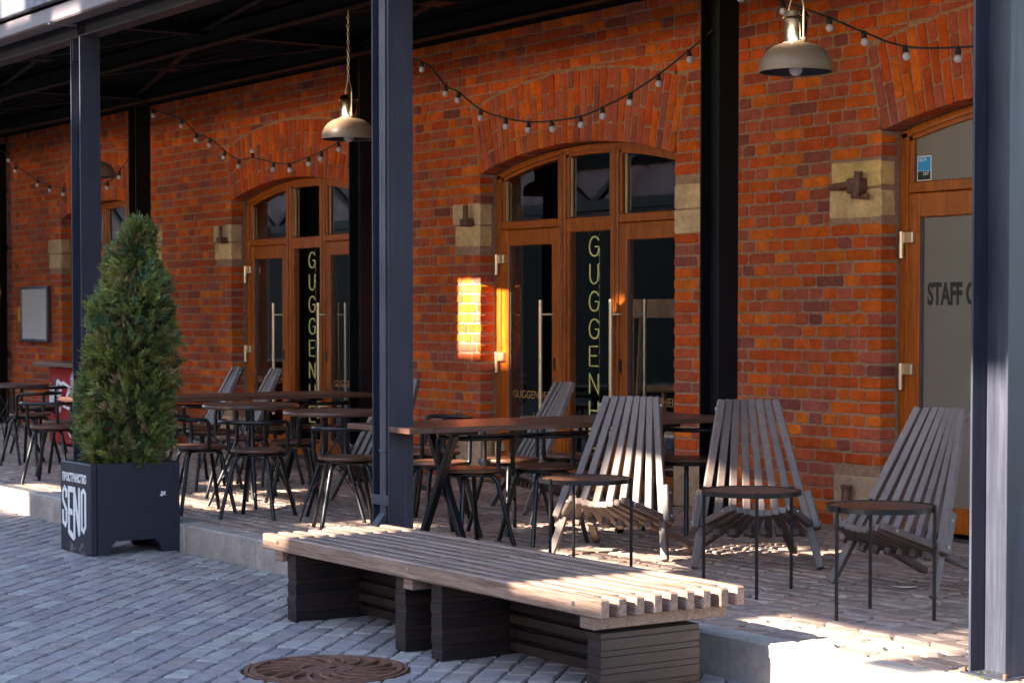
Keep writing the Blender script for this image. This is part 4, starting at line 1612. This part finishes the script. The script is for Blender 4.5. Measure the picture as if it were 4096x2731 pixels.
# ------------------------------------------------------------------ tables
def make_side_table():
    root = empty("side_table", (0, 0, TZ))
    r, h = 0.24, 0.49
    one("table_top", M_SEAT, root, lambda b: b.lathe([(0.0, h - 0.004), (r - 0.012, h - 0.004), (r - 0.012, h - 0.014), (0.0, h - 0.014)], 40, smooth=False))
    one("rim", M_BLACK, root, lambda b: b.lathe([(r - 0.012, h), (r, h), (r, h - 0.022), (r - 0.012, h - 0.022)], 40, smooth=False, closed=True))
    for k in range(3):
        a = 2 * math.pi * k / 3
        p = Vector((math.cos(a) * (r + 0.004), math.sin(a) * (r + 0.004), 0))
        one("leg", M_BLACK, root, lambda b: b.tube([p, p + Vector((0, 0, h + 0.006))], 0.0082, 8))
    return root


proto = None
for (xy, rot, lab) in [((1.22, -2.64), 158, "small round three legged side table before the sunlit slatted chair"),
                       ((2.23, -2.40), -34, "small round three legged side table before the middle slatted chair"),
                       ((3.13, -2.43), 146, "small round three legged side table before the right slatted chair")]:
    if proto is None:
        proto = make_side_table(); o = proto
    else:
        o = copy_tree(proto)
    o.location = (xy[0], xy[1], TZ); o.rotation_euler = (0, 0, R(rot))
    tag(o, lab, "side table", "small round side tables")


def make_round_table():
    root = empty("round_table", (0, 0, TZ))
    h = 0.706
    one("table_top", M_TABLE, root, lambda b: b.lathe([(0.0, h), (0.322, h), (0.332, h - 0.004), (0.336, h - 0.014), (0.332, h - 0.026), (0.322, h - 0.028), (0.0, h - 0.028)], 48, smooth=False))
    one("top_plate", M_BLACK, root, lambda b: b.lathe([(0, h - 0.028), (0.12, h - 0.028), (0.12, h - 0.038), (0, h - 0.038)], 20, smooth=False))
    pts = []
    for k in range(4):
        a = math.pi / 4 + k * math.pi / 2 + 0.25
        ca, sa = math.cos(a), math.sin(a)
        leg = [(0.10 * ca, 0.10 * sa, h - 0.034), (0.095 * ca, 0.095 * sa, 0.45), (0.30 * ca, 0.30 * sa, 0.0)]
        pts.append((ca, sa))
        one("leg", M_BLACK, root, lambda b: b.tube(rounded(leg, 0.06, 4), 0.0125, 8))
    for k in range(4):
        c0, s0 = pts[k]; c1, s1 = pts[(k + 1) % 4]
        L = lambda c, s, t: (c * (0.095 + 0.205 * t), s * (0.095 + 0.205 * t), 0.45 * (1 - t))
        one("wire", M_BLACK, root, lambda b: (b.tube([L(c0, s0, 0.0), L(c1, s1, 0.62)], 0.004, 5), b.tube([L(c1, s1, 0.0), L(c0, s0, 0.62)], 0.004, 5),
                                              b.tube([(c0 * 0.10, s0 * 0.10, 0.62), L(c1, s1, 0.25)], 0.004, 5), b.tube([(c1 * 0.10, s1 * 0.10, 0.62), L(c0, s0, 0.25)], 0.004, 5)))
    return root


proto = None
for (xy, rot, lab) in [((-3.02, -2.42), 10, "round wood table right of the conifer, the left one of two"),
                       ((-1.85, -2.40), 40, "round wood table left of the middle front post"),
                       ((-7.85, -2.40), 25, "round wood table cut by the left edge of the picture")]:
    if proto is None:
        proto = make_round_table(); o = proto
    else:
        o = copy_tree(proto)
    o.location = (xy[0], xy[1], TZ); o.rotation_euler = (0, 0, R(rot))
    tag(o, lab, "table", "round tables")


def long_table(px, label):
    root = empty("long_table", (px, 0, TZ))
    tag(root, label, "table", "long tables between the posts")
    h, t = 0.712, 0.030
    x0, x1, y0, y1 = -0.37, 0.31, -3.140, -0.83
    nx, ny = 0.0905, FY + 0.080
    poly = [(x0, y0), (-nx, y0), (-nx, ny), (nx, ny), (nx, y0), (x1, y0), (x1, y1), (x0, y1)]

    def top(b):
        b.box((x0, y0, h - t), (-nx - 0.001, ny - 0.0005, h), 0.003)
        b.box((nx + 0.001, y0, h - t), (x1, ny - 0.0005, h), 0.003)
        b.box((x0, ny, h - t), (x1, y1, h), 0.003)
    one("table_top", M_TABLE, root, top)
    for yy in (-2.72, -1.30):
        for s in (-1, 1):
            one("leg", M_BLACK, root, lambda b: b.bar((-0.03 + s * 0.21, yy + 0.024 * s, 0.0), (-0.03 - s * 0.17, yy + 0.024 * s, h - t - 0.02), 0.042, 0.042, (0, 1, 0), 0.004))
        one("leg_bracket", M_BLACK, root, lambda b: b.box((-0.31, yy - 0.06, h - t - 0.022), (0.25, yy + 0.06, h - t - 0.001)))
    one("apron_rail", M_BLACK, root, lambda b: b.box((0.20, -2.70, h - t - 0.032), (0.235, -1.32, h - t - 0.023)))
    return root


long_table(0.0, "long wood table notched round the middle front post")
long_table(-4.4, "long wood table reaching from behind the conifer to the rear post")


# ------------------------------------------------------------------ pendant lamps
def make_lamp():
    root = empty("pendant_lamp", (0, 0, 0))
    zr = 2.665; r = 0.178
    outer = []; inner = []
    for k in range(13):
        a = math.pi / 2 * k / 12
        outer.append((0.045 + (r - 0.045) * math.sin(a), zr + 0.135 * math.cos(a) ** 0.9))
    for k in range(12, -1, -1):
        a = math.pi / 2 * k / 12
        inner.append((max(0.02, 0.042 + (r - 0.046) * math.sin(a)), zr + 0.0 + 0.130 * math.cos(a) ** 0.9))
    one("shade", M_ENAMEL, root, lambda b: b.lathe(outer + [(r + 0.002, zr - 0.003), (r - 0.002, zr - 0.004)], 48))
    one("shade_lining", M_INNER, root, lambda b: b.lathe(inner, 48))
    one("neck", M_CHROME, root, lambda b: b.lathe([(0.056, zr + 0.134), (0.055, zr + 0.142), (0.055, zr + 0.262), (0.0, zr + 0.263)], 32))
    one("neck_base", M_ENAMEL, root, lambda b: b.lathe([(0.060, zr + 0.128), (0.064, zr + 0.130), (0.064, zr + 0.139), (0.058, zr + 0.141)], 32))
    one("cap", M_CHROME, root, lambda b: b.lathe([(0.069, zr + 0.258), (0.064, zr + 0.266), (0.056, zr + 0.270), (0.054, zr + 0.284), (0.034, zr + 0.292), (0.012, zr + 0.295), (0.0, zr + 0.296)], 32))
    one("bulb", M_BULB, root, lambda b: b.lathe([(0.0, zr - 0.022), (0.016, zr - 0.019), (0.028, zr - 0.008), (0.033, zr + 0.008), (0.030, zr + 0.025), (0.018, zr + 0.045), (0.014, zr + 0.06)], 20))
    one("yoke", M_BRASS, root, lambda b: (b.tube(rounded([(-0.073, 0, zr + 0.142), (-0.073, 0, zr + 0.315), (-0.012, 0, zr + 0.395), (0.012, 0, zr + 0.395), (0.073, 0, zr + 0.315), (0.073, 0, zr + 0.142)], 0.02, 3), 0.0045, 6),
                                         b.tube([(-0.082, 0, zr + 0.150), (-0.06, 0, zr + 0.150)], 0.007, 8), b.tube([(0.06, 0, zr + 0.150), (0.082, 0, zr + 0.150)], 0.007, 8)))
    one("cord", M_CABLE, root, lambda b: b.tube([(0, 0, zr + 0.292), (0.03, 0.01, zr + 0.335), (0.0, 0.0, zr + 0.41), (0.006, 0, 3.45)], 0.003, 5))

    def chain(b):
        z = zr + 0.395; k = 0
        while z < 3.50:
            u = Vector((1, 0, 0)) if k % 2 else Vector((0, 1, 0))
            pts = [Vector((0, 0, z + 0.016)) + u * (0.008 * math.cos(2 * math.pi * j / 8)) + Vector((0, 0, 0.018 * math.sin(2 * math.pi * j / 8))) for j in range(8)]
            b.tube(pts, 0.0026, 5, True)
            z += 0.028; k += 1
    one("chain", M_BRASS, root, chain)
    return root


proto = None
for (x, lab) in [(2.2, "cream enamel pendant lamp at the upper right, nearest the viewer"),
                 (-2.2, "cream enamel pendant lamp left of the middle front post, lit by the sun"),
                 (-6.6, "cream enamel pendant lamp half hidden behind the left front post")]:
    if proto is None:
        proto = make_lamp(); o = proto
    else:
        o = copy_tree(proto)
    o.location = (x, -2.1, 0)
    o.rotation_euler = (0, 0, R(57 - 90 + 20))
    tag(o, lab, "pendant lamp", "pendant lamps under the canopy")


# ------------------------------------------------------------------ festoon lights
def festoon(name_label, ends, bulbs, flip=()):
    root = empty("string_lights", (0, 0, 0))
    tag(root, name_label, "string lights", "festoon strings between the rear posts")
    y = BY - 0.04
    pts = [ends[0]] + [(x, z + 0.062) for (x, z) in bulbs] + [ends[1]]
    # smooth the cable
    path = []
    for i in range(len(pts) - 1):
        p0 = pts[max(0, i - 1)]; p1 = pts[i]; p2 = pts[i + 1]; p3 = pts[min(len(pts) - 1, i + 2)]
        for k in range(4):
            t = k / 4
            q = [0.5 * (2 * p1[j] + (p2[j] - p0[j]) * t + (2 * p0[j] - 5 * p1[j] + 4 * p2[j] - p3[j]) * t * t + (3 * p1[j] - p0[j] - 3 * p2[j] + p3[j]) * t ** 3) for j in (0, 1)]
            path.append((q[0], y, q[1]))
    path.append((pts[-1][0], y, pts[-1][1]))
    one("cable", M_CABLE, root, lambda b: b.tube(path, 0.0065, 6))
    for i, (x, z) in enumerate(bulbs):
        sw = random.Random(i * 3 + int(x * 10)).uniform(-0.35, 0.35)
        M = Matrix.Translation((x, y, z + 0.062)) @ Matrix.Rotation(sw, 4, 'Y') @ Matrix.Rotation(math.pi if i in flip else 0, 4, 'X')
        s = one("bulb", M_BULB, root, lambda b: b.lathe([(0.0, -0.082), (0.013, -0.079), (0.021, -0.070), (0.0235, -0.058), (0.021, -0.047), (0.012, -0.037)], 14, M))
        one("socket", M_CABLE, s, lambda b: b.lathe([(0.0, 0.006), (0.014, 0.004), (0.016, -0.02), (0.017, -0.04), (0.0, -0.041)], 10, M))
    return root


festoon("string of small globe bulbs swagging in front of the main door's arch", ((-4.3, 3.60), (-0.02, 3.23)),
        [(-3.43, 3.336), (-3.09, 3.124), (-2.91, 3.059), (-2.618, 2.907), (-2.29, 2.819), (-2.007, 2.772), (-1.733, 2.754), (-1.397, 2.758), (-1.152, 2.796), (-.845, 2.862), (-.553, 2.952), (-.255, 3.068)])
festoon("string of small globe bulbs swagging in front of the second door's arch", ((-8.75, 3.62), (-4.4, 2.93)),
        [(-8.365, 3.40), (-7.72, 3.251), (-7.406, 3.097), (-7.111, 3.03), (-6.814, 2.898), (-6.533, 2.802), (-6.26, 2.80), (-5.863, 2.735), (-5.583, 2.707), (-5.234, 2.74), (-5.008, 2.769), (-4.729, 2.822)], flip=(6,))
festoon("string of small globe bulbs over the brickwork beside the near pendant lamp", ((0.0, 3.55), (4.4, 3.4)),
        [(0.263, 3.381), (0.62, 3.26), (1.011, 3.117), (1.287, 3.004), (1.607, 2.889), (2.0, 2.84), (2.4, 2.83), (2.9, 2.87), (3.4, 3.0), (3.9, 3.18)])
festoon("string of small globe bulbs at the far left, crossing behind the left front post", ((-13.1, 3.5), (-8.85, 3.1)),
        [(-12.374, 3.227), (-12.124, 3.099), (-11.465, 2.902), (-11.102, 2.826), (-10.7, 2.77), (-10.3, 2.74), (-9.9, 2.74), (-9.5, 2.77), (-9.20, 2.86)])


# ------------------------------------------------------------------ manhole cover
def manhole():
    root = empty("manhole_cover", (MH[0], MH[1], -0.004))
    tag(root, "round rusty iron manhole cover with curved ribs in the paving", "manhole cover")
    r = MH[2]
    one("frame_ring", M_RUST, root, lambda b: b.lathe([(r + 0.012, -0.02), (r + 0.012, 0.006), (r - 0.004, 0.006), (r - 0.006, -0.02)], 64, smooth=False))
    one("cover_plate", M_RUST, root, lambda b: b.lathe([(0, -0.008), (r - 0.012, -0.008)], 64, smooth=False))
    one("outer_rim", M_RUST, root, lambda b: b.lathe([(r - 0.040, -0.008), (r - 0.034, 0.010), (r - 0.014, 0.010), (r - 0.009, -0.008)], 64, smooth=False))
    one("inner_rim", M_RUST, root, lambda b: b.lathe([(0.098, -0.008), (0.102, 0.010), (0.116, 0.010), (0.121, -0.008)], 48, smooth=False))
    one("hub", M_RUST, root, lambda b: b.lathe([(0, 0.003), (0.100, 0.003)], 48, smooth=False))
    for k in range(18):
        def rib(b):
            a0 = 2 * math.pi * k / 18
            pts = []
            for j in range(8):
                t = j / 7
                rr = 0.116 + (r - 0.042 - 0.112) * t
                a = a0 + 0.42 * t ** 1.2
                pts.append(Vector((rr * math.cos(a), rr * math.sin(a), 0.001)))
            for j in range(7):
                b.bar(pts[j], pts[j + 1], 0.013, 0.018, ch=0.003, ext=0.002)
        one("rib", M_RUST, root, rib)
    rz = R(YAW)
    text_mesh("letter", "K", 0.105, M_RUST, root, Matrix.Rotation(rz, 4, 'Z') @ Matrix.Translation((-0.032, -0.037, 0.006)), 1.0, 0.003, 'LEFT', 0.004)
    return root


manhole()

moss = MB()
rng = random.Random(2)
for i in range(900):
    if i < 260:
        a = rng.uniform(0, 2 * math.pi); rr = MH[2] + 0.014 + abs(rng.gauss(0, 0.012))
        if not (0.2 < (a % 2.1) < 1.2): continue
        p = Vector((MH[0] + rr * math.cos(a), MH[1] + rr * math.sin(a), -0.012))
    elif i < 520:
        p = Vector((4.40 + rng.gauss(-0.04, 0.05), FY - 0.04 + rng.gauss(0, 0.05), TZ - 0.006))
    else:
        p = Vector((rng.uniform(3.4, 5.0), KERB_Y0 - abs(rng.gauss(0, 0.012)), -0.012)) if i < 640 else Vector((rng.uniform(3.5, 5.2), KERB_Y1 + rng.gauss(0, 0.006), TZ - 0.012))
    a = rng.uniform(0, 6.28); L = rng.uniform(0.006, 0.016)
    d = Vector((math.cos(a), math.sin(a), 0)) * L * 0.5
    tip = p + Vector((rng.gauss(0, 0.004), rng.gauss(0, 0.004), L))
    moss.add([p - d, p + d, tip], [(0, 1, 2)])
mo = moss.build("moss", M_MOSS)
tag(mo, kind="stuff")

# ------------------------------------------------------------------ small things
nb = empty("notice_board", (-13.56, -0.035, 1.51))
tag(nb, "blank white notice board with grey frame on the brick wall, far left", "notice board")
one("panel", M_BOARD, nb, lambda b: b.box((-0.41, -0.012, -0.30), (0.41, 0.0, 0.30)))
for (a, c) in (((-0.445, -0.025, -0.335), (0.445, 0.03, -0.298)), ((-0.445, -0.025, 0.298), (0.445, 0.03, 0.335)), ((-0.445, -0.024, -0.298), (-0.408, 0.029, 0.298)), ((0.408, -0.024, -0.298), (0.445, 0.029, 0.298))):
    one("frame_bar", M_ALU, nb, lambda b: b.box(a, c, 0.006))
ys = one("yellow_sign", M_YELLOW, None, lambda b: b.box((-14.20, -0.014, 1.42), (-14.02, -0.006, 1.60), 0.002))
tag(ys, "small yellow plate on the wall left of the notice board", "sign")

rc = empty("red_cabinet", (-9.75, -0.90, TZ))
tag(rc, "red cabinet covered in white graffiti under a dark counter top, far left", "cabinet")
one("body", M_RED, rc, lambda b: b.box((-0.42, -0.26, 0.02), (0.42, 0.26, 0.80), 0.01))
one("counter_top", M_TABLE, rc, lambda b: b.box((-0.62, -0.36, 0.80), (0.62, 0.34, 0.84), 0.004))


def graffiti(b):
    def st(pts, r_=0.018):
        b.tube([(p[0], -0.262, p[1]) for p in pts], r_, 5)
    st([(-0.36, 0.36), (-0.34, 0.62), (-0.33, 0.40), (-0.28, 0.36), (-0.27, 0.60)])
    st([(-0.18, 0.50), (-0.08, 0.52), (-0.06, 0.62), (-0.14, 0.66), (-0.2, 0.52), (-0.18, 0.38), (-0.08, 0.36)], 0.022)
    st([(-0.02, 0.64), (0.18, 0.60), (0.02, 0.40), (0.20, 0.38)], 0.022)
    st([(0.28, 0.36), (0.33, 0.52), (0.25, 0.50)], 0.03)
    st([(0.10, 0.20), (0.2, 0.1), (0.16, 0.28)], 0.02)


one("graffiti", M_WHITE, rc, graffiti)
for k in range(4):
    rrr = random.Random(k)
    cx, cz = rrr.uniform(-0.3, 0.3), rrr.uniform(0.12, 0.7)
    one("paint_blot", plain("blot_%d" % k, [(0.45, 0.30, 0.32), (0.08, 0.02, 0.04), (0.30, 0.33, 0.45), (0.35, 0.05, 0.05)][k], 0.5), rc,
        lambda b: b.lathe([(0, -0.2615), (0.06 + 0.02 * k, -0.2612)], 16, Matrix.Translation((cx, 0, cz)) @ Matrix.Rotation(math.pi / 2, 4, 'X') @ Matrix.Translation((0, 0, 0.523)), smooth=False))

dp = one("wall_downpipe", M_DARKSTEEL, None, lambda b: (b.tube([(-14.55, -0.16, TZ), (-14.55, -0.16, 3.6)], 0.13, 16), b.lathe([(0.145, 1.0), (0.145, 1.06)], 16, Matrix.Translation((-14.55, -0.16, 0))), b.lathe([(0.145, 2.3), (0.145, 2.36)], 16, Matrix.Translation((-14.55, -0.16, 0)))))
tag(dp, "thick black pipe standing against the wall at the left edge", "pipe")
cb = one("hanging_cable", M_BRASS, None, lambda b: b.tube(rounded([(-14.33, -0.22, 2.2), (-14.30, -0.24, 1.95), (-14.18, -0.24, 1.78), (-14.26, -0.23, 1.70), (-14.33, -0.22, 1.45)], 0.08, 5), 0.012, 6))
tag(cb, "wavy cable hanging beside the black pipe at the left edge", "cable")

pp = MB()
pp.prism([(-0.065, 0.012), (-0.02, -0.022), (0.03, -0.02), (0.062, -0.004), (0.03, 0.012), (-0.01, 0.018)], lambda p: Vector((p[0], p[1], 0.004 + abs(p[0]) * 0.1)), lambda p: Vector((p[0], p[1], 0.006 + abs(p[0]) * 0.1)))
po = pp.build("paper_scrap", M_PAPER)
po.location = (2.54, -1.69, TZ); po.rotation_euler = (0, 0, R(50))
tag(po, "torn white paper scrap on the terrace paving", "paper")


# ------------------------------------------------------------------ unseen street side opposite, with a panel added to shape the sun
def opposite():
    YO = -14.0
    holes = [  # x0, x1, z0, z1 on the plane y = YO: cut in the added panel to shape the sun patches
        (2.30, 3.38, 5.83, 6.38), (3.0, 3.38, 6.42, 6.48), (3.0, 3.38, 6.56, 6.61), (3.38, 4.7, 5.62, 6.06),      # bench end, kerb and right post
        (-0.02, 0.33, 5.81, 6.26),                                   # left end of the bench
        (-0.32, 0.78, 6.58, 6.70), (-0.32, 0.70, 6.76, 6.88), (0.0, 0.36, 6.90, 7.38), (0.50, 0.85, 7.24, 7.40),                                  # lounge chair
        (-1.55, -1.05, 7.0, 7.3),
        (-4.7, -3.38, 6.36, 6.50), (-4.7, -3.38, 6.59, 6.75), (-2.32, -1.75, 6.40, 6.52), (-2.32, -1.75, 6.60, 6.74),
        (-6.2, -5.45, 5.86, 6.06), (-6.2, -5.4, 6.13, 6.26), (-6.2, -5.2, 6.42, 6.53), (-5.6, -4.5, 6.85, 7.04),
        (-5.05, -4.38, 8.92, 9.24), (-4.90, -4.38, 9.24, 9.56),                                 # brick beside the main door
        (-2.94, -2.70, 9.20, 9.41),                                 # lamps
        (1.46, 1.68, 9.30, 9.52),
        (-5.85, -5.35, 9.58, 9.78),                                 # fascia
    ]
    for k in range(18):        # slits added to let about half of the sun onto the right patch
        z = 6.13 + k * 0.068
        holes.append((3.38 if z < 6.8 else 3.70, 4.7, z, z + 0.033))
    holes.append((3.70, 4.02, 6.0, 7.30))     # the web of the right post
    X0, X1, Z0, Z1 = -24.0, 9.0, 4.35, 10.05
    xs = sorted(set([X0, X1] + [h[0] for h in holes] + [h[1] for h in holes]))
    zs = sorted(set([Z0, Z1] + [h[2] for h in holes] + [h[3] for h in holes]))
    b = MB()
    for j in range(len(zs) - 1):
        i = 0
        while i < len(xs) - 1:
            def solid(i):
                cx = (xs[i] + xs[i + 1]) / 2; cz = (zs[j] + zs[j + 1]) / 2
                return not any(h[0] < cx < h[1] and h[2] < cz < h[3] for h in holes)
            if not solid(i):
                i += 1; continue
            k = i
            while k < len(xs) - 1 and solid(k): k += 1
            b.box((xs[i], YO - 0.05, zs[j]), (xs[k], YO, zs[j + 1]))
            i = k
    b.box((-16, YO - 0.05, -0.03), (X1, YO, 3.15))
    o = b.build("sun_mask_panel", M_DARKSTEEL)  # unseen panel, added only to mask the sun and shape its patches
    tag(o, kind="structure")
    # the brick hall farther along, mirrored in the door glass
    b = MB()
    b.box((-75, YO - 6, -0.03), (-16, YO - 0.1, 11.5))
    b.box((9.2, YO - 6, -0.03), (34, YO - 0.1, 3.7))  # unseen low block, added to keep low sky light off the upper wall
    b.box((34.2, YO - 6, -0.03), (40, 30, 6.5))
    o = b.build("opposite_hall", M_OPP)
    tag(o, kind="structure")
    b = MB()
    b.box((-74.8, YO - 0.095, -0.03), (-16.1, YO - 0.04, 3.35))
    o = b.build("dark_mirror_band", M_DARKSTEEL)  # unseen band added so that the lower door panes mirror something dark
    tag(o, kind="structure")
    b = MB()
    for k in range(12):
        xa = -70 + k * 4.4
        b.box((xa + 1.0, YO - 0.09, 5.6), (xa + 2.2, YO - 0.03, 7.4))
        b.bar((xa, YO + 0.3, 3.6), (xa + 2.2, YO + 0.3, 5.0), 0.12, 0.12)
        b.bar((xa + 2.2, YO + 0.3, 5.0), (xa + 4.4, YO + 0.3, 3.6), 0.12, 0.12)
    b.bar((-74, YO + 0.3, 3.6), (-16, YO + 0.3, 3.6), 0.2, 0.2)
    b.bar((-74, YO + 0.3, 5.0), (-16, YO + 0.3, 5.0), 0.2, 0.2)
    o = b.build("opposite_truss", M_STEEL)
    tag(o, kind="structure")


opposite()
